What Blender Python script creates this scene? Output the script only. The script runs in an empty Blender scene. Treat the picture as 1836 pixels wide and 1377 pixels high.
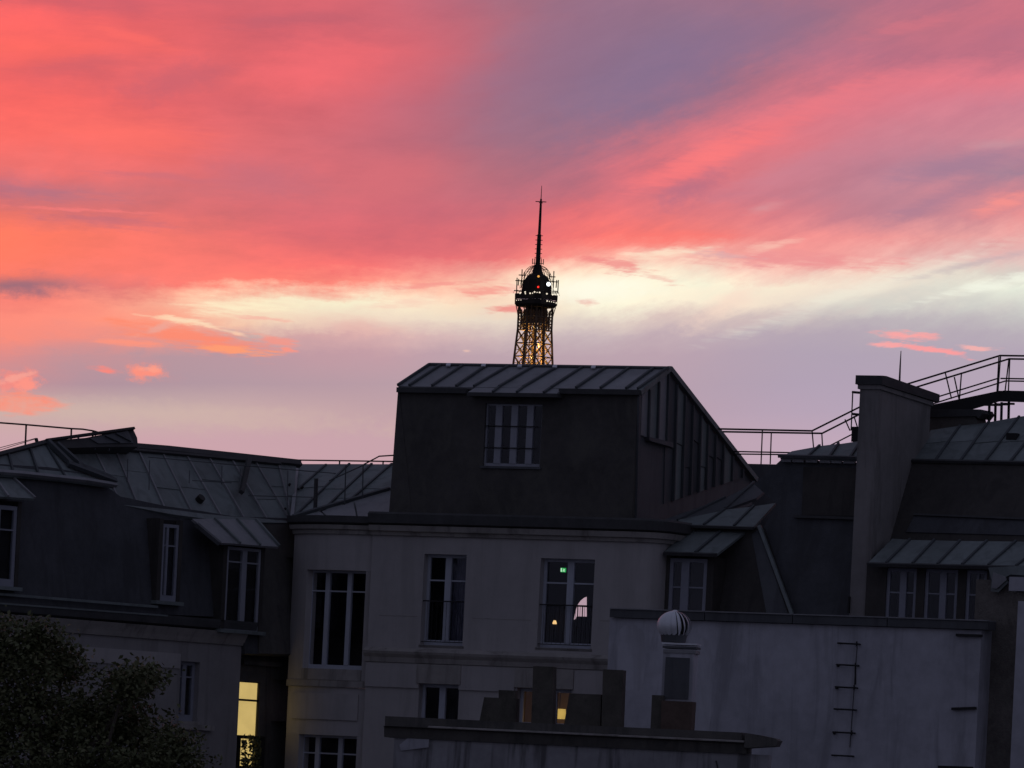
import bpy, bmesh, math, random
from mathutils import Vector

random.seed(7)
SC = bpy.context.scene
COL = SC.collection
R = math.radians

# ---------------------------------------------------------------- camera
FPX = 12000.0                 # focal length in photograph pixels (long tele lens)
ROLL = R(2.8)                 # the photographer held the phone slightly tilted
HOR = 1470.6                  # photograph row of the level line through the optical axis
CAM = Vector((0.0, 0.0, 20.0))
cd = bpy.data.cameras.new("camera")
cd.sensor_fit = 'HORIZONTAL'
cd.sensor_width = 36.0
cd.lens = 36.0 * FPX / 1836.0
cd.shift_y = (HOR - 688.5) / 1836.0
cd.clip_start = 1.0
cd.clip_end = 60000.0
cam = bpy.data.objects.new("camera", cd)
COL.objects.link(cam)
cam.location = CAM
cam.rotation_mode = 'XYZ'
from mathutils import Matrix
_r = Vector((math.cos(ROLL), 0, math.sin(ROLL)))
_u = Vector((-math.sin(ROLL), 0, math.cos(ROLL)))
_b = Vector((0, -1, 0))
cam.matrix_world = Matrix(((_r.x, _u.x, _b.x, CAM.x), (_r.y, _u.y, _b.y, CAM.y), (_r.z, _u.z, _b.z, CAM.z), (0, 0, 0, 1)))
SC.camera = cam

# ---------------------------------------------------------------- view
SC.view_settings.view_transform = 'Standard'
SC.view_settings.look = 'None'
SC.view_settings.exposure = 0.0
SC.view_settings.gamma = 1.0
SC.view_settings.use_curve_mapping = False
SC.render.engine = 'CYCLES'
try:
    SC.cycles.use_denoising = True
    SC.cycles.max_bounces = 6
    SC.cycles.transparent_max_bounces = 12
except Exception:
    pass


def lin(c):
    o = []
    for v in c[:3]:
        v = v / 255.0
        o.append(v / 12.92 if v <= 0.04045 else ((v + 0.055) / 1.055) ** 2.4)
    return (o[0], o[1], o[2], 1.0)


# ---------------------------------------------------------------- node helper
class NB:
    def __init__(self, tree):
        self.t = tree
        self.n = tree.nodes
        self.l = tree.links

    def node(self, typ, **kw):
        n = self.n.new(typ)
        for k, v in kw.items():
            setattr(n, k, v)
        return n

    def put(self, sock, val):
        if isinstance(val, bpy.types.NodeSocket):
            self.l.new(val, sock)
        else:
            sock.default_value = val

    def m(self, op, a, b=None, c=None, clamp=False):
        n = self.node('ShaderNodeMath', operation=op, use_clamp=clamp)
        self.put(n.inputs[0], a)
        if b is not None:
            self.put(n.inputs[1], b)
        if c is not None:
            self.put(n.inputs[2], c)
        return n.outputs[0]

    def sstep(self, lo, hi, x):
        n = self.node('ShaderNodeMapRange', interpolation_type='SMOOTHSTEP')
        self.put(n.inputs['Value'], x)
        flip = lo > hi
        if flip:
            lo, hi = hi, lo
        n.inputs['From Min'].default_value = lo
        n.inputs['From Max'].default_value = hi
        n.inputs['To Min'].default_value = 1.0 if flip else 0.0
        n.inputs['To Max'].default_value = 0.0 if flip else 1.0
        return n.outputs['Result']

    def mix(self, f, a, b, blend='MIX'):
        n = self.node('ShaderNodeMix', data_type='RGBA', blend_type=blend)
        self.put(n.inputs[0], f)
        self.put(n.inputs[6], a)
        self.put(n.inputs[7], b)
        return n.outputs[2]

    def vec(self, x, y, z=0.0):
        n = self.node('ShaderNodeCombineXYZ')
        self.put(n.inputs[0], x)
        self.put(n.inputs[1], y)
        self.put(n.inputs[2], z)
        return n.outputs[0]

    def noise(self, vec, scale=1.0, detail=4.0, rough=0.5, dist=0.0):
        n = self.node('ShaderNodeTexNoise', noise_dimensions='3D')
        n.inputs['Scale'].default_value = scale
        n.inputs['Detail'].default_value = detail
        n.inputs['Roughness'].default_value = rough
        n.inputs['Distortion'].default_value = dist
        if vec is not None:
            self.l.new(vec, n.inputs['Vector'])
        return n.outputs['Fac']

    def ramp(self, x, stops, interp='LINEAR'):
        n = self.node('ShaderNodeValToRGB')
        cr = n.color_ramp
        cr.interpolation = interp
        while len(cr.elements) < len(stops):
            cr.elements.new(0.5)
        for e, (p, c) in zip(cr.elements, stops):
            e.position = p
            e.color = c
        self.put(n.inputs[0], x)
        return n.outputs[0]


# ---------------------------------------------------------------- sky
# Dusk: a deck of cloud lit from below by the sun that has just set behind the tower,
# clear pale band under the deck, mauve haze towards the horizon, dim blue dusk elsewhere.
XS = [0, 150, 300, 450, 600, 750, 900, 1050, 1200, 1350, 1500, 1650, 1836]
SKY = [
 (0,   [(222,100,105),(214,98,108),(212,98,110),(214,104,112),(226,106,114),(198,106,122),(158,110,134),(148,112,140),(146,113,143),(150,112,140),(158,110,136),(182,112,134),(204,116,130)]),
 (45,  [(255,106,102),(238,102,103),(228,102,106),(215,100,110),(205,100,112),(212,106,118),(165,109,132),(146,112,140),(138,113,144),(143,112,142),(158,112,138),(196,114,130),(205,116,132)]),
 (100, [(254,108,100),(250,106,100),(232,104,106),(222,102,109),(236,106,112),(222,106,116),(160,109,133),(138,112,143),(132,112,146),(146,113,143),(176,112,134),(196,114,132),(186,112,132)]),
 (150, [(245,104,102),(222,100,105),(226,104,107),(232,106,110),(240,108,113),(206,106,119),(152,109,135),(134,112,145),(134,112,144),(168,112,136),(214,118,132),(224,122,136),(226,126,140)]),
 (195, [(250,106,100),(246,106,102),(224,102,106),(214,102,110),(222,106,114),(192,106,122),(148,110,136),(136,112,144),(140,112,142),(198,115,130),(228,122,134),(214,126,142),(202,130,148)]),
 (250, [(255,112,104),(254,112,104),(244,110,106),(220,108,113),(210,108,118),(190,108,123),(152,110,135),(144,111,139),(190,113,128),(240,122,128),(210,126,140),(204,132,148),(204,136,150)]),
 (305, [(240,116,112),(238,116,114),(240,114,112),(214,110,118),(216,110,118),(206,110,121),(168,110,130),(178,112,130),(242,118,122),(214,124,134),(196,128,144),(178,128,148),(164,130,150)]),
 (345, [(190,110,124),(206,118,124),(222,114,116),(206,112,122),(212,110,118),(208,110,120),(186,111,126),(206,113,124),(214,116,126),(206,124,138),(200,132,146),(190,134,150),(214,136,144)]),
 (385, [(238,118,104),(208,112,114),(226,114,112),(216,110,116),(214,108,117),(208,108,120),(204,110,122),(236,114,116),(222,120,126),(230,128,132),(204,130,142),(178,130,148),(240,150,148)]),
 (425, [(255,124,96),(252,122,104),(248,122,110),(230,112,114),(222,108,116),(216,108,117),(222,110,117),(250,122,118),(255,124,114),(232,136,136),(244,150,148),(226,150,150),(238,176,172)]),
 (460, [(255,124,98),(255,124,106),(255,124,112),(246,118,113),(230,110,114),(226,110,117),(240,122,122),(252,142,132),(252,216,194),(240,152,148),(246,156,152),(238,190,182),(220,186,184)]),
 (490, [(255,126,104),(246,124,112),(255,126,114),(255,124,114),(248,116,114),(240,120,120),(250,190,170),(253,226,200),(250,240,214),(246,200,186),(246,206,190),(240,228,210),(206,200,194)]),
 (512, [(168,112,120),(214,122,122),(255,128,116),(255,128,114),(255,136,122),(250,160,144),(250,214,186),(253,248,222),(252,246,220),(250,240,214),(246,224,206),(222,216,204),(240,244,226)]),
 (545, [(246,130,118),(255,138,122),(255,180,152),(250,232,198),(250,240,208),(250,238,208),(248,206,182),(252,250,224),(252,244,218),(248,224,204),(222,218,206),(208,204,198),(214,214,206)]),
 (575, [(255,142,124),(255,146,128),(255,160,132),(244,216,188),(240,212,192),(240,222,200),(232,216,200),(224,210,200),(222,198,190),(208,190,188),(188,178,184),(190,180,186),(196,192,192)]),
 (605, [(252,142,124),(240,144,132),(226,150,142),(206,166,166),(216,168,168),(218,184,182),(206,186,186),(200,182,186),(198,174,180),(184,168,180),(180,166,180),(182,168,180),(184,174,184)]),
 (640, [(226,140,136),(186,148,156),(184,150,158),(186,152,162),(198,156,164),(192,160,170),(188,164,174),(188,164,174),(188,162,174),(180,162,178),(176,162,180),(178,164,180),(180,166,182)]),
 (690, [(200,146,150),(176,146,158),(178,150,160),(182,154,164),(184,154,164),(186,158,168),(186,160,170),(186,162,172),(184,160,174),(178,160,178),(178,162,182),(180,164,182),(182,166,184)]),
 (740, [(204,172,166),(202,176,170),(202,174,170),(204,172,170),(196,164,168),(194,162,168),(192,162,170),(190,162,172),(184,160,174),(184,162,180),(182,164,184),(182,166,186),(182,166,186)]),
 (790, [(206,168,174),(204,166,172),(204,164,172),(202,164,172),(202,164,172),(200,164,172),(198,164,172),(196,164,174),(192,164,176),(192,166,182),(192,168,186),(190,168,186),(188,168,186)]),
 (850, [(204,164,172),(204,164,172),(204,164,172),(204,164,172),(202,164,172),(200,164,172),(198,164,174),(196,164,176),(194,166,178),(194,168,184),(192,168,186),(190,168,186),(188,168,186)]),
]

world = bpy.data.worlds.new("World")
SC.world = world
world.use_nodes = True
wt = world.node_tree
wt.nodes.clear()
W = NB(wt)
wout = W.node('ShaderNodeOutputWorld')
wbg = W.node('ShaderNodeBackground')
W.l.new(wbg.outputs[0], wout.inputs[0])
tc = W.node('ShaderNodeTexCoord')
nrm = W.node('ShaderNodeVectorMath', operation='NORMALIZE')
W.l.new(tc.outputs['Generated'], nrm.inputs[0])
sp = W.node('ShaderNodeSeparateXYZ')
W.l.new(nrm.outputs[0], sp.inputs[0])
az = W.m('ARCTAN2', sp.outputs[0], sp.outputs[1])
el = W.m('ARCSINE', sp.outputs[2])
S_ = W.m('MULTIPLY', az, FPX)
T_ = W.m('MULTIPLY', el, FPX)
cr_, sr_ = math.cos(ROLL), math.sin(ROLL)
# cloud coordinates: a world-fixed grid on the sky, X along the cloud band, Y downwards
X0 = W.m('ADD', W.m('ADD', W.m('MULTIPLY', S_, cr_), W.m('MULTIPLY', T_, sr_)), 918.0)
Y0 = W.m('SUBTRACT', HOR, W.m('ADD', W.m('MULTIPLY', S_, -sr_), W.m('MULTIPLY', T_, cr_)))


def rot_coord(ang, sx, sy):
    c, s = math.cos(R(ang)), math.sin(R(ang))
    # a along the streak (rising to the right by ang), b across it
    a = W.m('ADD', W.m('MULTIPLY', X0, c / sx), W.m('MULTIPLY', Y0, -s / sx))
    b = W.m('ADD', W.m('MULTIPLY', X0, s / sy), W.m('MULTIPLY', Y0, c / sy))
    return W.vec(a, b, 0.37)


right = W.sstep(500, 1150, X0)
n_big = W.noise(rot_coord(8, 330, 170), 1.0, 2, 0.55)
n_st_l = W.noise(rot_coord(-3, 170, 34), 1.0, 6, 0.66)
n_st_r = W.noise(rot_coord(22, 190, 38), 1.0, 6, 0.64)
n_st = W.m('ADD', W.m('MULTIPLY', n_st_l, W.m('SUBTRACT', 1.0, right)), W.m('MULTIPLY', n_st_r, right))
n_soft = W.noise(rot_coord(14, 150, 66), 1.0, 6, 0.6)
n_pa = W.noise(rot_coord(-4, 60, 9), 1.0, 3, 0.62)
n_pb = W.noise(rot_coord(0, 30, 19), 1.0, 5, 0.68)
n_fine = n_pb
n_big2 = n_soft
# domain warp of the colour grid
dX = W.m('ADD', W.m('MULTIPLY', W.m('SUBTRACT', n_big2, 0.5), 130.0), W.m('MULTIPLY', W.m('SUBTRACT', n_st, 0.5), 60.0))
dY = W.m('ADD', W.m('MULTIPLY', W.m('SUBTRACT', n_big, 0.5), 46.0), W.m('MULTIPLY', W.m('SUBTRACT', n_st, 0.5), 46.0))
dY = W.m('ADD', dY, W.m('MULTIPLY', W.m('SUBTRACT', n_fine, 0.5), 26.0))
X1 = W.m('ADD', X0, dX)
calm = W.m('ADD', W.m('MULTIPLY', W.sstep(690, 610, Y0), 0.8), 0.2)
Y1 = W.m('ADD', Y0, W.m('MULTIPLY', dY, calm))
xn = W.m('DIVIDE', X1, 1836.0, clamp=True)
col = None
prev_y = None
for yy, cols in SKY:
    cols = [(c[0] + 7, c[1] + 1, c[2] - 5) if c[0] < 172 and c[2] < 150 else c for c in cols]
    r_ = W.ramp(xn, [(x / 1836.0, lin(c)) for x, c in zip(XS, cols)], 'B_SPLINE')
    if col is None:
        col = r_
    else:
        ln_ = W.node('ShaderNodeMapRange')
        W.l.new(Y1, ln_.inputs['Value'])
        ln_.inputs['From Min'].default_value = prev_y
        ln_.inputs['From Max'].default_value = yy
        col = W.mix(ln_.outputs['Result'], col, r_)
    prev_y = yy

# filament contrast on the deck
deck = W.sstep(600, 520, Y1)
fil = W.m('SUBTRACT', n_st, 0.5)
fil2 = W.m('SUBTRACT', n_soft, 0.5)
gain = W.m('ADD', 1.0, W.m('MULTIPLY', deck, W.m('ADD', W.m('MULTIPLY', fil, 0.34), W.m('MULTIPLY', fil2, 0.34))))
gv = W.vec(gain, W.m('POWER', gain, 0.6), W.m('POWER', gain, 0.35))
gm = W.node('ShaderNodeVectorMath', operation='MULTIPLY')
W.l.new(col, gm.inputs[0])
W.l.new(gv, gm.inputs[1])
col = gm.outputs[0]


Pw = W.vec(W.m('ADD', X0, W.m('MULTIPLY', W.m('SUBTRACT', n_soft, 0.5), 60.0)),
           W.m('ADD', Y0, W.m('MULTIPLY', W.m('SUBTRACT', n_st, 0.5), 24.0)), 0.0)
rag_a = W.m('MULTIPLY', W.m('SUBTRACT', n_pa, 0.5), 4.0)
rag_b = W.m('MULTIPLY', W.m('SUBTRACT', n_pb, 0.5), 4.0)


def puff(x0, y0, rx, ry, ang, c, strength=1.0, rag=1.0, coarse=False, lo=0.25, hi=1.0):
    """one ragged cloud lit from below, fixed on the sky"""
    global col
    mp = W.node('ShaderNodeMapping', vector_type='TEXTURE')
    W.l.new(Pw, mp.inputs['Vector'])
    mp.inputs['Location'].default_value = (x0, y0, 0)
    mp.inputs['Rotation'].default_value = (0, 0, R(ang))
    mp.inputs['Scale'].default_value = (rx, ry, 1)
    ln = W.node('ShaderNodeVectorMath', operation='LENGTH')
    W.l.new(mp.outputs[0], ln.inputs[0])
    e = W.m('MULTIPLY_ADD', rag_b if coarse else rag_a, rag, ln.outputs['Value'])
    n = W.node('ShaderNodeMapRange', interpolation_type='SMOOTHSTEP')
    W.l.new(e, n.inputs['Value'])
    n.inputs['From Min'].default_value = lo
    n.inputs['From Max'].default_value = hi + 0.25
    n.inputs['To Min'].default_value = strength
    n.inputs['To Max'].default_value = 0.0
    col = W.mix(n.outputs['Result'], col, lin(c))


# broad dusky and lit patches of the deck
puff(150, 124, 130, 17, -4, (206, 98, 106), 0.6, 0.35, False, 0.0, 1.2)
puff(325, 150, 110, 32, -14, (200, 100, 112), 0.65, 0.4, True, 0.0, 1.2)
puff(510, 44, 120, 14, -3, (192, 98, 112), 0.6, 0.4, False, 0.0, 1.2)
puff(215, 20, 110, 12, 4, (206, 98, 108), 0.5, 0.4, False, 0.0, 1.2)
puff(235, 250, 140, 34, 4, (255, 116, 106), 0.5, 0.4, False, 0.0, 1.2)
puff(560, 125, 120, 34, -10, (244, 110, 116), 0.6, 0.35, True, 0.0, 1.2)
puff(240, 76, 90, 12, 14, (255, 110, 104), 0.6, 0.5, False, 0.0, 1.2)
puff(470, 318, 110, 30, 8, (198, 112, 126), 0.5, 0.4, True, 0.0, 1.2)
puff(700, 330, 110, 46, -20, (218, 112, 120), 0.45, 0.35, True, 0.0, 1.2)
puff(1190, 140, 190, 80, -28, (132, 112, 145), 0.5, 0.3, True, 0.0, 1.2)
puff(1020, 90, 190, 90, -35, (144, 112, 140), 0.4, 0.3, True, 0.0, 1.2)
puff(1370, 55, 150, 44, -18, (144, 112, 141), 0.45, 0.3, True, 0.0, 1.2)
puff(1640, 52, 90, 12, -14, (214, 118, 132), 0.6, 0.5, False, 0.0, 1.2)
puff(1800, 70, 70, 22, -10, (184, 112, 134), 0.5, 0.4, False, 0.0, 1.2)
# grey-mauve gaps and streaks in the deck
puff(40, 517, 80, 22, 0, (150, 108, 124), 0.7, 0.5, True, 0.0, 1.1)
puff(90, 352, 120, 16, 4, (176, 116, 134), 0.5, 0.6, False, 0.0, 1.1)
puff(190, 400, 120, 14, 4, (176, 108, 128), 0.45, 0.6, False, 0.0, 1.1)
puff(290, 322, 120, 8, 5, (206, 112, 122), 0.6, 0.6, False, 0.0, 1.1)
puff(140, 382, 130, 4, 3, (244, 124, 122), 0.8, 0.7, False)
puff(1235, 342, 60, 24, -25, (184, 112, 132), 0.75, 0.5, True, 0.0, 1.2)
puff(1740, 300, 130, 22, -12, (166, 126, 150), 0.7, 0.5, False, 0.0, 1.2)
puff(1790, 268, 70, 10, -4, (206, 150, 160), 0.6, 0.4, False, 0.0, 1.2)
puff(1690, 360, 110, 16, -22, (172, 126, 148), 0.6, 0.5, False, 0.0, 1.2)
puff(1800, 368, 60, 14, -18, (250, 148, 142), 0.8, 0.5, False, 0.0, 1.2)
puff(1370, 378, 30, 10, -12, (214, 150, 156), 0.6, 0.4, False, 0.0, 1.2)
# lit underside of the diagonal bank, right
puff(1330, 258, 230, 26, -24, (246, 122, 127), 0.7, 0.35, False, 0.0, 1.2)
puff(1255, 290, 110, 22, -22, (255, 126, 126), 0.7, 0.35, False, 0.0, 1.2)
puff(1560, 170, 200, 22, -14, (230, 124, 136), 0.55, 0.4, False, 0.0, 1.2)
puff(1450, 300, 150, 22, -20, (204, 130, 146), 0.55, 0.4, False, 0.0, 1.2)
puff(1180, 432, 150, 15, -3, (255, 124, 116), 0.75, 0.3, False, 0.0, 1.2)
# deck edge against the pale band
puff(1420, 469, 200, 17, 3, (238, 150, 150), 0.9, 0.6, False, 0.1, 1.1)
puff(1290, 462, 60, 9, 8, (214, 176, 178), 0.6, 0.8, False)
puff(1100, 474, 60, 13, 14, (240, 138, 136), 0.75, 0.9, False)
puff(1185, 503, 40, 6, 12, (240, 176, 164), 0.6, 0.9, False)
puff(1048, 544, 24, 7, 4, (230, 150, 142), 0.8, 0.5, False)
puff(885, 522, 60, 12, -4, (246, 150, 140), 0.75, 0.7, False)
puff(905, 556, 42, 8, -3, (238, 140, 134), 0.85, 0.5, False)
puff(790, 512, 90, 5, -4, (244, 146, 140), 0.6, 0.9, False)
# brightest just right of the tower, broken by pink wisps on the left
puff(1055, 524, 120, 24, -2, (255, 253, 234), 0.75, 0.35, True, 0.0, 1.2)
puff(735, 546, 70, 9, -4, (246, 198, 180), 0.55, 0.7, False, 0.0, 1.2)
puff(640, 586, 80, 16, 6, (230, 176, 170), 0.55, 0.5, True, 0.0, 1.2)
puff(560, 530, 60, 7, 3, (250, 170, 150), 0.5, 0.8, False, 0.0, 1.2)
puff(1320, 540, 90, 20, -30, (246, 214, 198), 0.5, 0.5, True, 0.0, 1.2)
puff(1420, 570, 130, 14, -8, (206, 182, 184), 0.5, 0.5, True, 0.0, 1.2)
# pale rays on the right
puff(1560, 520, 240, 14, -18, (244, 240, 222), 0.5, 0.4, False, 0.0, 1.2)
puff(1190, 457, 80, 9, -5, (254, 228, 202), 0.85, 0.6, False, 0.2, 1.1)
puff(1380, 446, 60, 8, -12, (252, 196, 180), 0.7, 0.6, False, 0.0, 1.2)
puff(1790, 512, 140, 10, -12, (244, 246, 230), 0.8, 0.6, False, 0.0, 1.2)
puff(1740, 480, 120, 8, -12, (186, 170, 178), 0.5, 0.6, False, 0.0, 1.2)
puff(1500, 556, 200, 12, -14, (206, 206, 200), 0.35, 0.3, False, 0.0, 1.2)
# bright cream patch and the orange tongue under the deck, left
puff(430, 553, 90, 14, -3, (255, 244, 206), 0.7, 0.7, False, 0.0, 1.2)
puff(330, 578, 80, 5, 8, (255, 236, 198), 0.7, 0.6, False)
puff(430, 605, 44, 12, 8, (190, 172, 172), 0.7, 0.6, True)
puff(340, 606, 140, 22, 9, (255, 140, 112), 0.9, 0.5, False, 0.2, 1.1)
puff(245, 616, 80, 8, 1, (255, 150, 126), 0.85, 0.6, False)
puff(280, 590, 34, 9, -18, (232, 172, 160), 0.6, 0.6, True)
puff(190, 646, 120, 26, 14, (206, 146, 148), 0.5, 0.4, True, 0.0, 1.2)
puff(385, 590, 60, 4, 14, (255, 214, 182), 0.7, 0.8, False)
puff(470, 572, 50, 5, 6, (246, 180, 164), 0.7, 0.9, False)
puff(420, 630, 70, 7, 6, (255, 158, 116), 0.9, 0.8, False)
puff(500, 612, 44, 8, 12, (250, 150, 132), 0.7, 0.8, False)
puff(522, 630, 18, 4, 14, (255, 150, 130), 0.8, 0.5, False)
# small low clouds
puff(262, 671, 40, 15, 0, (255, 146, 126), 0.95, 0.5, True, 0.4, 0.95)
puff(268, 664, 24, 7, 0, (255, 168, 144), 0.5, 0.6, True)
puff(196, 667, 26, 5, 5, (255, 136, 122), 0.9, 0.5, False)
puff(28, 690, 46, 22, -10, (250, 140, 128), 0.85, 0.7, True, 0.2, 1.1)
puff(30, 682, 34, 6, -18, (250, 176, 160), 0.5, 0.7, True)
puff(36, 727, 84, 18, 1, (255, 142, 118), 0.95, 0.35, False, 0.6, 1.0)
puff(52, 694, 26, 13, -8, (255, 150, 134), 0.9, 0.7, True, 0.3, 1.0)
puff(1636, 606, 62, 8, 6, (250, 166, 164), 0.95, 0.7, False, 0.2, 1.0)
puff(1600, 622, 44, 5, 4, (250, 168, 166), 0.9, 0.7, False)
puff(1672, 632, 70, 5, 9, (252, 158, 158), 0.95, 0.7, False)
puff(1750, 626, 36, 4, 2, (246, 178, 174), 0.9, 0.6, False)
puff(832, 631, 8, 3, 4, (240, 196, 178), 0.6, 0.6, False)
puff(300, 745, 420, 22, 3, (208, 180, 170), 0.55, 0.6, True, 0.0, 1.3)

# the rest of the dome: dim blue dusk, brighter and rosier towards the sunset
nish = W.node('ShaderNodeTexSky', sky_type='NISHITA')
nish.sun_disc = False
nish.sun_elevation = R(0.5)
nish.sun_rotation = R(0.0)
nish.air_density = 1.2
nish.dust_density = 1.5
nsc = W.node('ShaderNodeVectorMath', operation='SCALE')
W.l.new(nish.outputs[0], nsc.inputs[0])
nsc.inputs['Scale'].default_value = 0.05
dusk = W.mix(0.75, nsc.outputs[0], (0.124, 0.132, 0.198, 1.0))
azabs = W.m('ABSOLUTE', az)
near = W.m('MULTIPLY', W.sstep(R(75), R(18), azabs), W.sstep(R(34), R(9), el))
W.l.new(col, wbg.inputs[0])
wbg.inputs[1].default_value = 1.0
wbg2 = W.node('ShaderNodeBackground')
W.l.new(dusk, wbg2.inputs[0])
wbg2.inputs[1].default_value = 1.0
wmx = W.node('ShaderNodeMixShader')
W.l.new(near, wmx.inputs[0])
W.l.new(wbg2.outputs[0], wmx.inputs[1])
W.l.new(wbg.outputs[0], wmx.inputs[2])
W.l.new(wmx.outputs[0], wout.inputs[0])
try:
    world.cycles.sampling_method = 'MANUAL'
    world.cycles.sample_map_resolution = 256
except Exception:
    pass

# the sun has just gone behind the cloud bank: only a faint soft glow is left of it
sd = bpy.data.lights.new("sun", 'SUN')
sd.energy = 0.06
sd.angle = R(14)
sd.color = (1.0, 0.62, 0.5)
sun = bpy.data.objects.new("sun", sd)
COL.objects.link(sun)
sun.location = (0, 300, 120)
sun.rotation_euler = (R(-86), 0, 0)

# ---------------------------------------------------------------- materials
MATS = {}


def mat(name, base, var=0.25, rough=0.85, scale=1.5, stain=None, stain_amt=0.0, streak=False, metal=0.0, bump=0.0, spec=0.3, tone=0.0):
    """procedural surface: two scales of tone variation, optional stains, streaks and bump"""
    if name in MATS:
        return MATS[name]
    m = bpy.data.materials.new(name)
    m.use_nodes = True
    t = m.node_tree
    t.nodes.clear()
    B = NB(t)
    out = B.node('ShaderNodeOutputMaterial')
    p = B.node('ShaderNodeBsdfPrincipled')
    B.l.new(p.outputs[0], out.inputs[0])
    tcn = B.node('ShaderNodeTexCoord')
    oi = B.node('ShaderNodeObjectInfo')
    va = B.node('ShaderNodeVectorMath', operation='ADD')
    B.l.new(tcn.outputs['Object'], va.inputs[0])
    B.l.new(B.vec(B.m('MULTIPLY', oi.outputs['Random'], 83.0), B.m('MULTIPLY', oi.outputs['Random'], 47.0), B.m('MULTIPLY', oi.outputs['Random'], 19.0)), va.inputs[1])
    v = va.outputs[0]
    n1 = B.noise(v, scale, 5, 0.6)
    n2 = B.noise(v, scale * 7.3, 4, 0.6)
    f = B.m('ADD', B.m('MULTIPLY', n1, 0.65), B.m('MULTIPLY', n2, 0.35))
    d = tuple(c * (1 - var) for c in base[:3]) + (1,)
    l = tuple(min(1, c * (1 + var)) for c in base[:3]) + (1,)
    c = B.ramp(f, [(0.3, d), (0.7, l)])
    if stain_amt > 0:
        mp = B.node('ShaderNodeMapping')
        B.l.new(v, mp.inputs[0])
        mp.inputs['Scale'].default_value = (1.6, 1.6, 0.16 if streak else 1.0)
        n3 = B.noise(mp.outputs[0], 1.3 if streak else 0.8, 6, 0.65, 0.6)
        k = B.m('MULTIPLY', B.sstep(0.48, 0.66, n3), stain_amt)
        c = B.mix(k, c, tuple(stain) + (1,))
    if tone > 0:
        hs = B.node('ShaderNodeHueSaturation')
        B.l.new(c, hs.inputs['Color'])
        B.l.new(B.m('MULTIPLY_ADD', oi.outputs['Random'], 2 * tone, 1 - tone), hs.inputs['Value'])
        c = hs.outputs[0]
    B.l.new(c, p.inputs['Base Color'])
    p.inputs['Metallic'].default_value = metal
    p.inputs['Specular IOR Level'].default_value = spec
    rr = B.m('ADD', B.m('MULTIPLY', B.m('SUBTRACT', n2, 0.5), 0.25), rough)
    B.l.new(rr, p.inputs['Roughness'])
    if bump > 0:
        bp = B.node('ShaderNodeBump')
        bp.inputs['Strength'].default_value = 0.6
        bp.inputs['Distance'].default_value = bump
        nb = B.noise(v, scale * 14, 4, 0.65)
        B.l.new(B.m('ADD', nb, B.m('MULTIPLY', n1, 1.5)), bp.inputs['Height'])
        B.l.new(bp.outputs[0], p.inputs['Normal'])
    MATS[name] = m
    return m


def glow(name, c, strength, var=0.15):
    if name in MATS:
        return MATS[name]
    m = bpy.data.materials.new(name)
    m.use_nodes = True
    t = m.node_tree
    t.nodes.clear()
    B = NB(t)
    out = B.node('ShaderNodeOutputMaterial')
    e = B.node('ShaderNodeEmission')
    B.l.new(e.outputs[0], out.inputs[0])
    tcn = B.node('ShaderNodeTexCoord')
    n = B.noise(tcn.outputs['Object'], 2.5, 3, 0.5)
    d = tuple(x * (1 - var) for x in c[:3]) + (1,)
    l = tuple(x * (1 + var) for x in c[:3]) + (1,)
    B.l.new(B.ramp(n, [(0.3, d), (0.7, l)]), e.inputs[0])
    e.inputs[1].default_value = strength
    MATS[name] = m
    return m


def glass():
    if 'glass' in MATS:
        return MATS['glass']
    m = bpy.data.materials.new('glass')
    m.use_nodes = True
    t = m.node_tree
    t.nodes.clear()
    B = NB(t)
    out = B.node('ShaderNodeOutputMaterial')
    tr = B.node('ShaderNodeBsdfTransparent')
    tr.inputs[0].default_value = (0.93, 0.94, 0.95, 1)
    gl = B.node('ShaderNodeBsdfGlossy')
    gl.inputs['Roughness'].default_value = 0.06
    gl.inputs[0].default_value = (0.9, 0.92, 1, 1)
    fr = B.node('ShaderNodeLayerWeight')
    fr.inputs[0].default_value = 0.5
    tcn = B.node('ShaderNodeTexCoord')
    bp = B.node('ShaderNodeBump')
    bp.inputs['Strength'].default_value = 0.15
    bp.inputs['Distance'].default_value = 0.02
    B.l.new(B.noise(tcn.outputs['Object'], 2.0, 2, 0.5), bp.inputs['Height'])
    B.l.new(bp.outputs[0], gl.inputs['Normal'])
    mx = B.node('ShaderNodeMixShader')
    B.l.new(B.m('MULTIPLY_ADD', B.m('POWER', fr.outputs['Facing'], 4.0), 0.9, 0.028, clamp=True), mx.inputs[0])
    B.l.new(tr.outputs[0], mx.inputs[1])
    B.l.new(gl.outputs[0], mx.inputs[2])
    B.l.new(mx.outputs[0], out.inputs[0])
    MATS['glass'] = m
    return m


def leafmat():
    if 'leaf' in MATS:
        return MATS['leaf']
    m = bpy.data.materials.new('leaf')
    m.use_nodes = True
    t = m.node_tree
    t.nodes.clear()
    B = NB(t)
    out = B.node('ShaderNodeOutputMaterial')
    p = B.node('ShaderNodeBsdfPrincipled')
    B.l.new(p.outputs[0], out.inputs[0])
    g = B.node('ShaderNodeNewGeometry')
    c = B.ramp(g.outputs['Random Per Island'], [(0.0, (0.10, 0.11, 0.055, 1)), (0.6, (0.12, 0.13, 0.06, 1)), (1.0, (0.14, 0.14, 0.07, 1))])
    B.l.new(c, p.inputs['Base Color'])
    p.inputs['Roughness'].default_value = 0.6
    p.inputs['Specular IOR Level'].default_value = 0.25
    MATS['leaf'] = m
    return m


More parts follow.
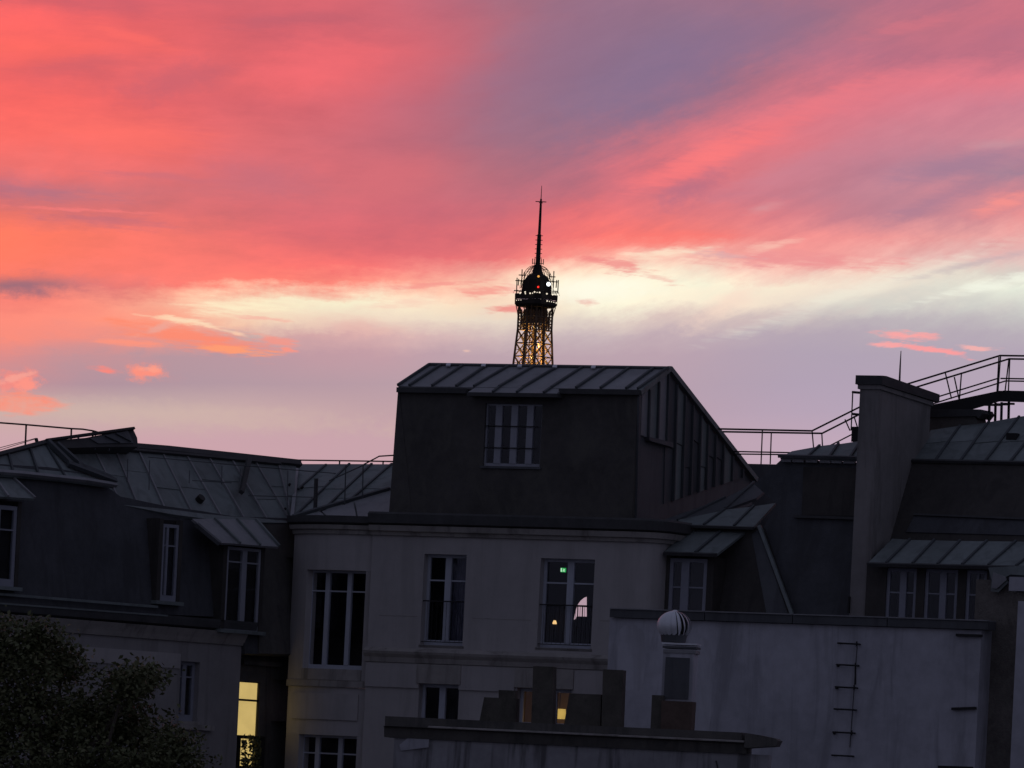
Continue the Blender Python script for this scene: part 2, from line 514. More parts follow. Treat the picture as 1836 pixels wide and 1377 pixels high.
PLASTER = mat('pale_plaster', (0.45, 0.425, 0.42), 0.12, 0.9, 0.5, (0.28, 0.265, 0.255), 0.3, True, bump=0.006)
STONE = mat('cornice_stone', (0.37, 0.345, 0.325), 0.18, 0.9, 1.2, (0.14, 0.13, 0.12), 0.6, True, bump=0.006)
STONE_D = mat('dark_stone', (0.118, 0.112, 0.104), 0.3, 0.9, 1.2, (0.05, 0.05, 0.05), 0.6, True, bump=0.01)  # one dark stone for recess, return, cores and coping
CEMENT = mat('blank_cement_render', (0.47, 0.47, 0.52), 0.26, 0.92, 0.5, (0.28, 0.28, 0.31), 0.7, True, bump=0.008)
DULL = mat('dull_chimney_render', (0.25, 0.235, 0.23), 0.2, 0.92, 0.6, (0.13, 0.12, 0.115), 0.6, True, bump=0.01)
ROUGH = mat('rough_brown_render', (0.17, 0.155, 0.14), 0.4, 0.95, 1.6, (0.3, 0.27, 0.24), 0.5, False, bump=0.05)
TARRED = mat('tarred_render', (0.088, 0.082, 0.078), 0.32, 0.9, 0.8, (0.125, 0.12, 0.105), 0.6, False, bump=0.01)
SLATE = mat('dark_slate', (0.082, 0.085, 0.095), 0.32, 0.75, 0.9, (0.055, 0.055, 0.06), 0.6, True, bump=0.012)
SLATE_B = mat('brown_slate', (0.07, 0.064, 0.06), 0.3, 0.85, 1.0, (0.04, 0.037, 0.036), 0.6, True, bump=0.012)
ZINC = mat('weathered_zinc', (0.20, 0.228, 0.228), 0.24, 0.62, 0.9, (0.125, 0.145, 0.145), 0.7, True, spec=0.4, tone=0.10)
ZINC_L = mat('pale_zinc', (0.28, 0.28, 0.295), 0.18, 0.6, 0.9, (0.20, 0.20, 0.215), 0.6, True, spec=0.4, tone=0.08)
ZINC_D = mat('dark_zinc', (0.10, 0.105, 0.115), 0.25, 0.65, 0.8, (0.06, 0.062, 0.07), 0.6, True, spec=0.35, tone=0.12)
SEAM = mat('zinc_seam', (0.09, 0.10, 0.108), 0.2, 0.7, 2.0)
LEAD = mat('lead_gutter', (0.07, 0.07, 0.072), 0.3, 0.75, 2.0)
PAINT = mat('white_window_paint', (0.50, 0.525, 0.60), 0.1, 0.55, 3.0, (0.4, 0.42, 0.46), 0.4, True)
PAINT_G = mat('grey_window_paint', (0.36, 0.37, 0.42), 0.12, 0.6, 3.0)
PAINT_M = mat('dull_window_paint', (0.30, 0.31, 0.365), 0.14, 0.6, 3.0)
IRON = mat('black_iron', (0.025, 0.024, 0.025), 0.2, 0.6, 6.0)
IRON_G = mat('galvanised_iron', (0.16, 0.165, 0.18), 0.2, 0.5, 5.0, metal=0.3)
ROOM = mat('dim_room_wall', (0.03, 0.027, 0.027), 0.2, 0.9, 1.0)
ROOM_W = mat('warm_room_wall', (0.4, 0.3, 0.2), 0.15, 0.9, 1.0)
CURTAIN = mat('blue_grey_curtain', (0.09, 0.09, 0.14), 0.25, 0.9, 5.0)
TERRA = mat('terracotta_flue', (0.12, 0.085, 0.07), 0.3, 0.9, 2.0, (0.06, 0.05, 0.045), 0.6, False, bump=0.01)
BRICK_D = mat('sooty_flue', (0.105, 0.097, 0.083), 0.3, 0.9, 2.0, (0.04, 0.038, 0.033), 0.6, False, bump=0.012)
BRIGHT = mat('bright_aluminium', (0.75, 0.77, 0.82), 0.1, 0.4, 4.0, metal=0.15, spec=0.6)
TOWER = mat('brown_tower_iron', (0.16, 0.105, 0.065), 0.15, 0.6, 0.2)
BARK = mat('bark', (0.09, 0.075, 0.06), 0.3, 0.95, 4.0, bump=0.02)
ASPH = mat('courtyard_paving', (0.06, 0.06, 0.062), 0.3, 0.9, 0.2)
GLASS = glass()
LIT = glow('lit_curtain', (0.69, 0.49, 0.165), 1.0, 0.08)


# ---------------------------------------------------------------- geometry helpers
def ray(px, py):
    cx = (px - 918.0) / FPX
    cz = (HOR - py) / FPX
    return Vector((cx * cr_ - cz * sr_, 1.0, cx * sr_ + cz * cr_))


def at(px, py, Y):
    return CAM + ray(px, py) * Y


def hit(pl, px, py):
    p, n = pl
    d = ray(px, py)
    return CAM + d * ((p - CAM).dot(n) / d.dot(n))


class Frame:
    """a building's own axes: u along its front, v into it, z up"""

    def __init__(self, o, yaw):
        self.o = Vector((o.x, o.y, 0))
        a = R(yaw)
        self.u = Vector((math.cos(a), -math.sin(a), 0))
        self.v = Vector((math.sin(a), math.cos(a), 0))

    def w(self, u, v, z):
        return self.o + self.u * u + self.v * v + Vector((0, 0, z))

    def pv(self, v):
        return (self.w(0, v, 0), self.v)

    def pu(self, u):
        return (self.w(u, 0, 0), self.u)

    def slope(self, v, z, k):
        return (self.w(0, v, z), (self.v - Vector((0, 0, k))).normalized())

    def loc(self, p):
        d = p - self.o
        return d.dot(self.u), d.dot(self.v), p.z

    def uz(self, px, py, v=0.0):
        a = self.loc(hit(self.pv(v), px, py))
        return a[0], a[2]

    def U(self, px, py, v=0.0):
        return self.uz(px, py, v)[0]

    def Z(self, px, py, v=0.0):
        return self.uz(px, py, v)[1]


def base(o):
    b = Vector((0, 0, 0))
    while o is not None:
        b = b + o.location
        o = o.parent
    return b


def thing(name, label, cat, loc, group=None):
    o = bpy.data.objects.new(name, None)
    COL.objects.link(o)
    o.location = loc
    o.empty_display_size = 0.5
    o['label'] = label
    o['category'] = cat
    if group:
        o['group'] = group
    return o


def mesh(name, verts, faces, m, parent=None, smooth=False, recalc=True):
    me = bpy.data.meshes.new(name)
    b = base(parent) if parent is not None else Vector((0, 0, 0))
    c = Vector((0, 0, 0))
    for v in verts:
        c += Vector(v)
    c /= max(1, len(verts))
    off = c if parent is not None else Vector((0, 0, 0))
    me.from_pydata([tuple(Vector(v) - off) for v in verts], [], faces)
    me.materials.append(m)
    if recalc:
        bm = bmesh.new()
        bm.from_mesh(me)
        bmesh.ops.recalc_face_normals(bm, faces=bm.faces)
        bm.to_mesh(me)
        bm.free()
    if smooth:
        me.polygons.foreach_set('use_smooth', [True] * len(me.polygons))
    me.update()
    o = bpy.data.objects.new(name, me)
    COL.objects.link(o)
    if parent is not None:
        o.parent = parent
        o.location = c - b
    return o


class MB:
    def __init__(self):
        self.v, self.f = [], []

    def add(self, verts, faces):
        n = len(self.v)
        self.v += [Vector(x) for x in verts]
        self.f += [tuple(i + n for i in f) for f in faces]

    def hexa(self, a, b):
        """a: 4 points, b: 4 points opposite"""
        self.add(list(a) + list(b), [(0, 1, 2, 3), (7, 6, 5, 4), (0, 4, 5, 1), (1, 5, 6, 2), (2, 6, 7, 3), (3, 7, 4, 0)])

    def box(self, fr, u0, u1, v0, v1, z0, z1):
        self.hexa([fr.w(u0, v0, z0), fr.w(u1, v0, z0), fr.w(u1, v0, z1), fr.w(u0, v0, z1)],
                  [fr.w(u0, v1, z0), fr.w(u1, v1, z0), fr.w(u1, v1, z1), fr.w(u0, v1, z1)])

    def prism(self, pts, d):
        n = len(pts)
        self.add(list(pts) + [p + d for p in pts],
                 [tuple(range(n)), tuple(range(2 * n - 1, n - 1, -1))] + [(i, n + i, n + (i + 1) % n, (i + 1) % n) for i in range(n)])

    def bar(self, p, q, w, h=None, up=Vector((0, 0, 1))):
        h = w if h is None else h
        d = (q - p)
        if d.length < 1e-6:
            return
        d.normalize()
        s = d.cross(up)
        if s.length < 1e-4:
            s = d.cross(Vector((0, 1, 0)))
        s.normalize()
        t = s.cross(d)
        s = s * (w / 2)
        t = t * (h / 2)
        self.hexa([p - s - t, p + s - t, p + s + t, p - s + t], [q - s - t, q + s - t, q + s + t, q - s + t])

    def tube(self, p, q, r0, r1=None, n=8):
        r1 = r0 if r1 is None else r1
        d = (q - p).normalized()
        s = d.cross(Vector((0, 0, 1)))
        if s.length < 1e-3:
            s = d.cross(Vector((0, 1, 0)))
        s.normalize()
        t = s.cross(d)
        a = [p + (s * math.cos(2 * math.pi * i / n) + t * math.sin(2 * math.pi * i / n)) * r0 for i in range(n)]
        b = [q + (s * math.cos(2 * math.pi * i / n) + t * math.sin(2 * math.pi * i / n)) * r1 for i in range(n)]
        self.add(a + b, [tuple(range(n))[::-1], tuple(range(n, 2 * n))] + [(i, (i + 1) % n, n + (i + 1) % n, n + i) for i in range(n)])

    def build(self, name, m, parent=None, smooth=False):
        return mesh(name, self.v, self.f, m, parent, smooth)


def plate(name, pl, pix, thick, m, parent, lift=0.0):
    """a flat piece outlined on a plane, with real thickness going away from the viewer"""
    pts = [hit(pl, *p) for p in pix]
    n = pl[1].normalized()
    if n.dot(pts[0] - CAM) < 0:
        n = -n
    pts = [p - n * lift for p in pts]
    b = MB()
    b.prism(pts, n * thick)
    return b.build(name, m, parent)


def pbar(name, pl, a, b, w, m, parent, h=None, lift=0.0):
    p, q = hit(pl, *a), hit(pl, *b)
    n = pl[1].normalized()
    if n.dot(p - CAM) < 0:
        n = -n
    p, q = p - n * lift, q - n * lift
    k = MB()
    k.bar(p, q, w, h if h else w, up=n)
    return k.build(name, m, parent)


def rod(name, p, q, r, m, parent, n=8):
    k = MB()
    k.tube(p, q, r, None, n)
    return k.build(name, m, parent)


def zinc(parent, pl, lines, m=None, seam_w=0.05, seam_h=0.05, seams=True, edge_seams=(False, False), sm=None, laps=False):
    """standing-seam sheets: one panel between each two lines (bottom px, top px), one seam on each inner line"""
    m = m or ZINC
    for i in range(len(lines) - 1):
        (b0, t0), (b1, t1) = lines[i], lines[i + 1]
        if laps:
            f_ = random.uniform(0.35, 0.65)
            ma = (b0[0] + (t0[0] - b0[0]) * f_, b0[1] + (t0[1] - b0[1]) * f_)
            mb_ = (b1[0] + (t1[0] - b1[0]) * f_, b1[1] + (t1[1] - b1[1]) * f_)
            plate('zinc_panel', pl, [b0, b1, mb_, ma], 0.06, m, parent, lift=random.uniform(-0.004, 0.002))
            plate('zinc_panel', pl, [ma, mb_, t1, t0], 0.06, m, parent, lift=random.uniform(0.008, 0.02))
            continue
        plate('zinc_panel', pl, [b0, b1, t1, t0], 0.06, m, parent, lift=random.uniform(-0.006, 0.006))
    if seams:
        for i, (b0, t0) in enumerate(lines):
            if (i == 0 and not edge_seams[0]) or (i == len(lines) - 1 and not edge_seams[1]):
                continue
            pbar('seam', pl, b0, t0, seam_w, sm or SEAM, parent, seam_h, lift=0.025)


def wall_holes(name, fr, v0, thick, u0, u1, z0, z1, holes, m, parent):
    """flat wall with real rectangular openings and reveals"""
    us = sorted({u0, u1} | {h[0] for h in holes} | {h[1] for h in holes})
    zs = sorted({z0, z1} | {h[2] for h in holes} | {h[3] for h in holes})
    us = [u for u in us if u0 <= u <= u1]
    zs = [z for z in zs if z0 <= z <= z1]

    def solid(i, j):
        if i < 0 or j < 0 or i >= len(us) - 1 or j >= len(zs) - 1:
            return False
        a, b = (us[i] + us[i + 1]) / 2, (zs[j] + zs[j + 1]) / 2
        return not any(h[0] < a < h[1] and h[2] < b < h[3] for h in holes)
    idx = {}
    V, F = [], []

    def vid(i, j, k):
        if (i, j, k) not in idx:
            idx[(i, j, k)] = len(V)
            V.append(fr.w(us[i], v0 + (thick if k else 0), zs[j]))
        return idx[(i, j, k)]
    for i in range(len(us) - 1):
        for j in range(len(zs) - 1):
            if not solid(i, j):
                continue
            F.append((vid(i, j, 0), vid(i + 1, j, 0), vid(i + 1, j + 1, 0), vid(i, j + 1, 0)))
            F.append((vid(i, j, 1), vid(i, j + 1, 1), vid(i + 1, j + 1, 1), vid(i + 1, j, 1)))
            for di, dj, e in ((-1, 0, ((0, 0), (0, 1))), (1, 0, ((1, 1), (1, 0))), (0, -1, ((1, 0), (0, 0))), (0, 1, ((0, 1), (1, 1)))):
                if not solid(i + di, j + dj):
                    (a, b), (c, d) = e
                    F.append((vid(i + a, j + b, 0), vid(i + c, j + d, 0), vid(i + c, j + d, 1), vid(i + a, j + b, 1)))
    return mesh(name, V, F, m, parent)


def sweep(name, fr, path, prof, m, parent, closed_ends=True, smooth=False):
    """profile [(out, z)...] carried along a plan path [(u, v)...]; out is to the viewer's side (-v for a path running +u)"""
    n = len(path)
    V, F = [], []
    k = len(prof)
    nor = []
    for i in range(n):
        a = Vector(path[max(0, i - 1)])
        b = Vector(path[min(n - 1, i + 1)])
        d = (b - a).normalized()
        nor.append(Vector((d.y, -d.x)))
    for i in range(n):
        for o, z in prof:
            p = Vector(path[i]) + nor[i] * o
            V.append(fr.w(p.x, p.y, z))
    for i in range(n - 1):
        for j in range(k):
            F.append((i * k + j, i * k + (j + 1) % k, (i + 1) * k + (j + 1) % k, (i + 1) * k + j))
    F.append(tuple(range(k)))
    F.append(tuple(range((n - 1) * k, n * k))[::-1])
    return mesh(name, V, F, m, parent, smooth)


def window(parent, fr, v, u0, u1, z0, z1, mull=((0.5, 0.13),), trans=(0.72,), fw=0.06, paint=None, room=2.5, railing=None,
           sill=True, roommat=None, curtain=None, depth=0.07, name='window', tw=0.035, room_v=0.35, ext=None):
    """casement: frame + meeting stiles (window), transoms, panes, sill, railing and the room behind"""
    paint = paint or PAINT
    k = MB()
    k.box(fr, u0, u0 + fw, v, v + depth, z0, z1)
    k.box(fr, u1 - fw, u1, v, v + depth, z0, z1)
    k.box(fr, u0 + fw, u1 - fw, v, v + depth, z1 - fw, z1)
    k.box(fr, u0 + fw, u1 - fw, v, v + depth, z0, z0 + fw * 1.7)
    xs = [u0 + fw]
    for f, w in mull:
        c = u0 + (u1 - u0) * f
        k.box(fr, c - w / 2, c + w / 2, v - 0.015, v + depth, z0 + fw * 1.7, z1 - fw)
        xs += [c - w / 2, c + w / 2]
    xs.append(u1 - fw)
    win = k.build(name, paint, parent)
    zs = [z0 + fw * 1.7] + [z0 + (z1 - z0) * t for t in trans] + [z1 - fw]
    for i in range(0, len(xs), 2):
        a, b = xs[i], xs[i + 1]
        if b - a < 0.03:
            continue
        for j, t in enumerate(trans):
            zt = z0 + (z1 - z0) * t
            q = MB()
            q.box(fr, a, b, v + 0.008, v + depth - 0.01, zt - tw / 2, zt + tw / 2)
            q.build('glazing_bar', paint, win)
        for j in range(len(zs) - 1):
            q = MB()
            lo = zs[j] + (tw / 2 if j > 0 else 0)
            hi = zs[j + 1] - (tw / 2 if j < len(zs) - 2 else 0)
            q.box(fr, a, b, v + 0.03, v + 0.036, lo, hi)
            q.build('pane', GLASS, win)
    if sill:
        q = MB()
        q.box(fr, u0 - 0.04, u1 + 0.04, v - 0.2, v + 0.02, z0 - 0.07, z0 - 0.004)
        q.build('sill', STONE, win)
    if railing:
        zr, vr = railing
        q = MB()
        q.bar(fr.w(u0 - 0.02, vr, zr), fr.w(u1 + 0.02, vr, zr), 0.03)
        n = int((u1 - u0) / 0.12)
        for i in range(1, n):
            uu = u0 + (u1 - u0) * i / n
            q.bar(fr.w(uu, vr, z0 + 0.08), fr.w(uu, vr, zr), 0.009)
        q.bar(fr.w(u0 - 0.02, vr, z0 + 0.08), fr.w(u1 + 0.02, vr, z0 + 0.08), 0.02)
        q.build('railing', IRON, win)
    if curtain:
        ca, cb = curtain
        q = MB()
        n = 24
        pts = []
        a, b = u0 + (u1 - u0) * ca, u0 + (u1 - u0) * cb
        V, F = [], []
        for i in range(n + 1):
            uu = a + (b - a) * i / n
            vv = v + 0.2 + 0.03 * math.sin(i * 1.9)
            V += [fr.w(uu, vv, z0), fr.w(uu, vv, z1)]
        for i in range(n):
            F.append((2 * i, 2 * i + 2, 2 * i + 3, 2 * i + 1))
        mesh('curtain', V, F, CURTAIN, win, True)
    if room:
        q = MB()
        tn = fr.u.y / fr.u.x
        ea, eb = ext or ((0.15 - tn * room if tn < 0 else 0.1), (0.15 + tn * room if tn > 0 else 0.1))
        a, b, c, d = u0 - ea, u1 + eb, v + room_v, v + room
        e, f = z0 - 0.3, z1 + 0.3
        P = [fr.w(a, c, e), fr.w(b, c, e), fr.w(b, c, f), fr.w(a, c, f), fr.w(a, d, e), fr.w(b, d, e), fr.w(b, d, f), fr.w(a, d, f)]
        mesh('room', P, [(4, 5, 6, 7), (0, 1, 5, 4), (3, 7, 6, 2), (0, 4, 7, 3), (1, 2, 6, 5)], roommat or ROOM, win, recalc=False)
    return win


# ---------------------------------------------------------------- ground
g = mesh('ground', [(-6000, -2000, 0), (6000, -2000, 0), (6000, 9000, 0), (-6000, 9000, 0)], [(0, 1, 2, 3)], ASPH)
g['kind'] = 'structure'

# ================================================================ central building
M = Frame(at(918, 1000, 160.0), 27.0)
cb = thing('apartment_building', 'pale rendered apartment building with rounded corner, bow window and dark zinc-roofed penthouse below the tower', 'building', M.w(0, 3, 0))
uB = M.U(668, 965)
uC = M.U(1142, 985)           # where the rounded corner starts
rC = 0.50
zc0, zc1 = M.Z(918, 966), M.Z(918, 948)      # cornice
zg1 = M.Z(918, 924)                          # gutter top
rects = {}
for k_, (xl, yl, xr, yr, xt, yt, xb, yb) in {
    'w1': (757, 1075, 833, 1077, 800, 994, 790, 1157),
    'w2': (966, 1080, 1063, 1083, 1020, 1002, 1010, 1162),
    'w3': (750, 1260, 822, 1260, 787, 1227, 780, 1392),
    'w4': (926, 1265, 1024, 1265, 975, 1235, 970, 1398)}.items():
    rects[k_] = (M.U(xl, yl), M.U(xr, yr), M.Z(xb, yb), M.Z(xt, yt))
wall_holes('front_wall', M, 0.0, 0.34, uB, uC, 0.0, zc0, list(rects.values()), PLASTER, cb)
arc = [(uC + rC * math.sin(t), rC - rC * math.cos(t)) for t in [math.pi / 2 * i / 8 for i in range(9)]]
corner = arc + [(uC + rC, 4.0)]
sweep('corner_wall', M, [(uC, 0.0)] + arc[1:] + [(uC + rC, 4.0)], [(0, 0), (0, zc0), (-0.3, zc0), (-0.3, 0)], PLASTER, cb, smooth=False)
full = [(uB - 0.02, 0.0)] + [(uC, 0.0)] + arc[1:] + [(uC + rC, 3.0)]
h = zc1 - zc0
sweep('cornice', M, full, [(0.0, zc0 + 0.004), (0.06, zc0 + 0.004), (0.08, zc0 + h * 0.35), (0.16, zc0 + h * 0.45), (0.2, zc0 + h), (-0.2, zc0 + h)], STONE, cb)
sweep('gutter', M, full, [(0.14, zc1 + 0.004), (0.26, zc1 + 0.05), (0.27, zg1 - 0.05), (0.2, zg1), (-0.25, zg1), (-0.25, zc1 + 0.004)], LEAD, cb)
# string courses and proud bands
zs0, zs1 = M.Z(918, 1196), M.Z(918, 1180)
full2 = [(uB - 0.03, 0.0)] + [(uC, 0.0)] + arc[1:] + [(uC + rC, 2.0)]
hs = zs1 - zs0
sweep('string_course', M, full2, [(0.003, zs0), (0.07, zs0 + 0.01), (0.09, zs0 + hs * 0.6), (0.15, zs0 + hs), (0.17, zs1 + 0.06), (0.003, zs1 + 0.15)], STONE, cb)
zb0 = M.Z(700, 1232)
for a_, b_ in ((uB, rects['w3'][0]), (rects['w3'][1], rects['w4'][0] - 0.06), (rects['w4'][1] + 0.06, uC)):
    q = MB()
    q.box(M, a_ + 0.004, b_ - 0.004, -0.045, 0.02, zb0, zs0 - 0.004)
    q.build('wall_band', PLASTER, cb)
for nm in ('w3', 'w4'):
    u0, u1, z0, z1 = rects[nm]
    q = MB()
    q.box(M, u0 - 0.055, u1 + 0.055, -0.07, 0.02, z1 + 0.01, zs0 - 0.008)
    q.build('lintel', STONE, cb)
for (xa, xb, y_) in ((846, 952, 1110), (1076, 1150, 1114), (680, 748, 1104)):
    k = MB()
    zz = M.Z((xa + xb) / 2, y_)
    k.box(M, M.U(xa, y_), M.U(xb, y_), -0.006, 0.01, zz - 0.006, zz + 0.006)
    k.build('render_joint', STONE, cb)
# windows
u0, u1, z0, z1 = rects['w1']
window(cb, M, 0.2, u0, u1, z0, z1, mull=((0.5, 0.16),), trans=(0.715,), fw=0.075, railing=(M.Z(795, 1078), 0.06), curtain=(0.5, 1.0))
u0, u1, z0, z1 = rects['w2']
w2 = window(cb, M, 0.2, u0, u1, z0, z1, mull=((0.5, 0.17),), trans=(0.73,), fw=0.075, railing=(M.Z(1015, 1085), 0.06), room=None)
# the room behind it, whose far window lets the evening sky through
V2 = 3.2
ra, rb_, rc_, rd = u0 - 1.75, u1 + 0.12, 0.55, V2
re_, rf = z0 - 0.3, z1 + 0.3
P = [M.w(ra, rc_, re_), M.w(rb_, rc_, re_), M.w(rb_, rc_, rf), M.w(ra, rc_, rf), M.w(ra, rd, re_), M.w(rb_, rd, re_), M.w(rb_, rd, rf), M.w(ra, rd, rf)]
mesh('room', P, [(0, 1, 5, 4), (3, 7, 6, 2), (0, 4, 7, 3), (1, 2, 6, 5)], ROOM, w2, recalc=False)
hole = [(1052, 1070), (1047, 1072), (1041, 1077), (1036, 1084), (1033, 1092), (1031, 1100), (1029, 1111), (1032, 1110), (1034, 1105), (1052, 1105.5)]
bm = bmesh.new()
outer = [bm.verts.new(M.w(a, V2, b)) for a, b in ((ra, re_), (rb_, re_), (rb_, rf), (ra, rf))]
inner = [bm.verts.new(hit(M.pv(V2), *p)) for p in hole]
ed = [bm.edges.new((outer[i], outer[(i + 1) % 4])) for i in range(4)]
ed += [bm.edges.new((inner[i], inner[(i + 1) % len(inner)])) for i in range(len(inner))]
bmesh.ops.triangle_fill(bm, use_beauty=True, use_dissolve=False, edges=ed)
bm.verts.index_update()
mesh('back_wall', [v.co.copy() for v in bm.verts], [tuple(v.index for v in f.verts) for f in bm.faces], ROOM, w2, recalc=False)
bm.free()
for px in (1035.5, 1044):
    pbar('back_window_bar', M.pv(V2 - 0.05), (px + 0.6, 1087), (px, 1106), 0.02, IRON, w2)
pbar('back_window_rail', M.pv(V2 - 0.05), (1030, 1086.6), (1053, 1087.6), 0.03, IRON, w2)
u0, u1, z0, z1 = rects['w3']
window(cb, M, 0.2, u0, u1, z0, z1, mull=((0.5, 0.16),), trans=(0.62,), fw=0.075)
u0, u1, z0, z1 = rects['w4']
w4 = window(cb, M, 0.2, u0, u1, z0, z1, mull=((0.6, 0.2),), trans=(0.62,), fw=0.075, roommat=ROOM_W, room=2.4, ext=(1.3, 0.12))
# lamp and exit sign inside the rooms (things of their own)
pl_ = M.pv(3.1)
es = thing('exit_sign', 'small green lit exit sign glowing behind the upper right window', 'exit sign', hit(pl_, 1010.5, 1022))
plate('sign_box', pl_, [(1005, 1017), (1015.5, 1017.6), (1015, 1027), (1004.6, 1026.2)], 0.08, IRON_G, es)
plate('sign_face', M.pv(3.09), [(1005.6, 1018), (1015, 1018.5), (1014.6, 1026.2), (1005.2, 1025.6)], 0.006, glow('exit_green', (0.02, 0.38, 0.08), 1.0, 0.2), es, lift=0.004)
plate('door_pictogram', M.pv(3.09), [(1005.6, 1018.6), (1008, 1018.7), (1007.8, 1025), (1005.4, 1024.9)], 0.004, glow('exit_white', (0.5, 0.9, 0.55), 1.0, 0.1), es, lift=0.01)
plate('running_figure_pictogram', M.pv(3.09), [(1010.8, 1019.6), (1012, 1020), (1013.4, 1022), (1012, 1023), (1012.8, 1025.4), (1011.6, 1025.4), (1010.8, 1023.4), (1009.6, 1025), (1009, 1024.4), (1010.2, 1022)], 0.004, glow('exit_white', (0.5, 0.9, 0.55), 1.0, 0.1), es, lift=0.01)
tl = thing('table_lamp', 'tiny warm table lamp lit inside the upper right window', 'lamp', hit(M.pv(2.9), 994, 1128))
c_ = hit(M.pv(2.9), 994.5, 1116)
k = MB()
k.tube(c_ - Vector((0, 0, 0.04)), c_ + Vector((0, 0, 0.05)), 0.06, 0.03, 10)
k.build('lamp_shade', glow('lamp_warm', (1.0, 0.62, 0.25), 1.1, 0.1), tl)
k = MB()
k.tube(c_ - Vector((0, 0, 0.3)), c_ - Vector((0, 0, 0.04)), 0.015)
k.tube(c_ - Vector((0, 0, 0.33)), c_ - Vector((0, 0, 0.3)), 0.06)
k.build('lamp_stand', IRON, tl)
# warm light in the room of the lower lit window
k = MB()
lc = hit(M.pv(1.5), 1003, 1277)
k.tube(lc - Vector((0, 0, 0.16)), lc + Vector((0, 0, 0.08)), 0.17, 0.15, 14)
pend = thing('pendant_lamp', 'glowing warm lamp in the room behind the dark flue, lower right window', 'lamp', lc + Vector((0, 0, 0.4)))
k.build('lamp_shade', glow('lamp_warm2', (0.62, 0.40, 0.09), 0.8, 0.3), pend)
k = MB()
k.tube(lc + Vector((0, 0, 0.1)), lc + Vector((0, 0, 0.75)), 0.01)
k.build('cord', IRON, pend)
pd = bpy.data.lights.new('pendant_glow', 'POINT')
pd.energy = 5.0
pd.color = (1.0, 0.62, 0.22)
pd.shadow_soft_size = 0.12
po = bpy.data.objects.new('pendant_glow', pd)
COL.objects.link(po)
po.parent = pend
po.location = lc - Vector((0, 0, 0.25)) - pend.location

# bow window bay
uA = M.U(528, 965, 0.7)
NA = 14


def bow(s, out=0.0):
    a = Vector((uA, 0.7))
    b = Vector((uB - 0.02, 0.12))
    d = (b - a)
    n = Vector((d.y, -d.x)).normalized()
    return a + d * s + n * (4 * 0.34 * s * (1 - s) + out)


def bowpath(s0, s1, n=NA):
    return [tuple(bow(s0 + (s1 - s0) * i / n)) for i in range(n + 1)]


def bowhit(px, py, out=0.0):
    """s and z where a photograph point falls on the bow"""
    best = None
    d = ray(px, py)
    for i in range(401):
        s = i / 400.0
        p = bow(s, out)
        w = M.w(p.x, p.y, 0)
        e = abs((w - CAM).x / (w - CAM).y - d.x)
        if best is None or e < best[0]:
            best = (e, s, CAM.z + d.z * ((w - CAM).y))
    return best[1], best[2]


zw1 = bowhit(602, 1022)[1]
zw0 = bowhit(592, 1199)[1]
zsill = bowhit(590, 1219)[1]
zl1 = bowhit(585, 1318)[1]
s_l, s_r = bowhit(547, 1100)[0], bowhit(653, 1100)[0]
TH = 0.3


def bowband(name, s0, s1, z0, z1, out, thick, m, n=NA):
    return sweep(name, M, bowpath(s0, s1, n), [(out, z0), (out, z1), (out - thick, z1), (out - thick, z0)], m, cb)


bowband('bay_wall', 0, 1, zw1, zc0, 0, TH, PLASTER)
bowband('bay_pier', 0, s_l, zsill, zw1 - 0.002, 0, TH, PLASTER, 4)
bowband('bay_pier', s_r, 1, zsill, zw1 - 0.002, 0, TH, PLASTER, 4)
zp1, zp0 = bowhit(585, 1243)[1], bowhit(585, 1290)[1]
bowband('bay_wall', 0, 1, zl1, zsill - 0.17, -0.03, TH, PLASTER)
bowband('bay_panel', 0.1, 0.93, zp0, zp1, 0.012, 0.03, PLASTER)
bowband('bay_string', 0, 1.0, zsill - 0.165, zsill - 0.004, 0.03, TH, STONE)
sl2, sr2 = bowhit(533, 1350)[0], bowhit(638, 1350)[0]
zl0 = zl1 - 2.2
bowband('bay_pier', 0, sl2, zl0, zl1 - 0.002, -0.03, TH, PLASTER, 4)
bowband('bay_pier', sr2, 1, zl0, zl1 - 0.002, -0.03, TH, PLASTER, 4)
bowband('bay_wall', 0, 1, 0, zl0 - 0.004, -0.03, TH, PLASTER)
bowband('sill', s_l, s_r, zsill, zw0 - 0.004, 0.04, 0.4, STONE)
h = zc1 - zc0
p0 = bowpath(0, 1)
sweep('bay_cornice', M, p0, [(0.0, zc0 + 0.004), (0.05, zc0 + 0.004), (0.07, zc0 + h * 0.4), (0.13, zc0 + h * 0.5), (0.16, zc0 + h - 0.02), (-0.2, zc0 + h - 0.02)], STONE, cb)
sweep('bay_gutter', M, p0, [(0.12, zc1 - 0.015), (0.22, zc1 + 0.04), (0.22, zg1 - 0.12), (-0.3, zg1 - 0.12), (-0.3, zc1 - 0.015)], LEAD, cb)


def baywin(s0, s1, z0, z1, cuts, zt):
    a, b = bow(s0, -0.16), bow(s1, -0.16)
    fo = M.w(a.x, a.y, 0)
    d = M.w(b.x, b.y, 0) - fo
    fr = Frame(fo, 0)
    fr.u = d.normalized()
    fr.v = Vector((-fr.u.y, fr.u.x, 0))
    L_ = d.length
    return window(cb, fr, 0.0, 0.0, L_, z0, z1, mull=[(c, 0.12) for c in cuts], trans=(zt,), fw=0.06, sill=False, room=2.0, room_v=0.25, name='bay_window')


baywin(s_l, s_r, zw0, zw1, (0.29, 0.66), 0.79)
baywin(sl2, sr2, zl0, zl1, (0.27, 0.66), 0.8)

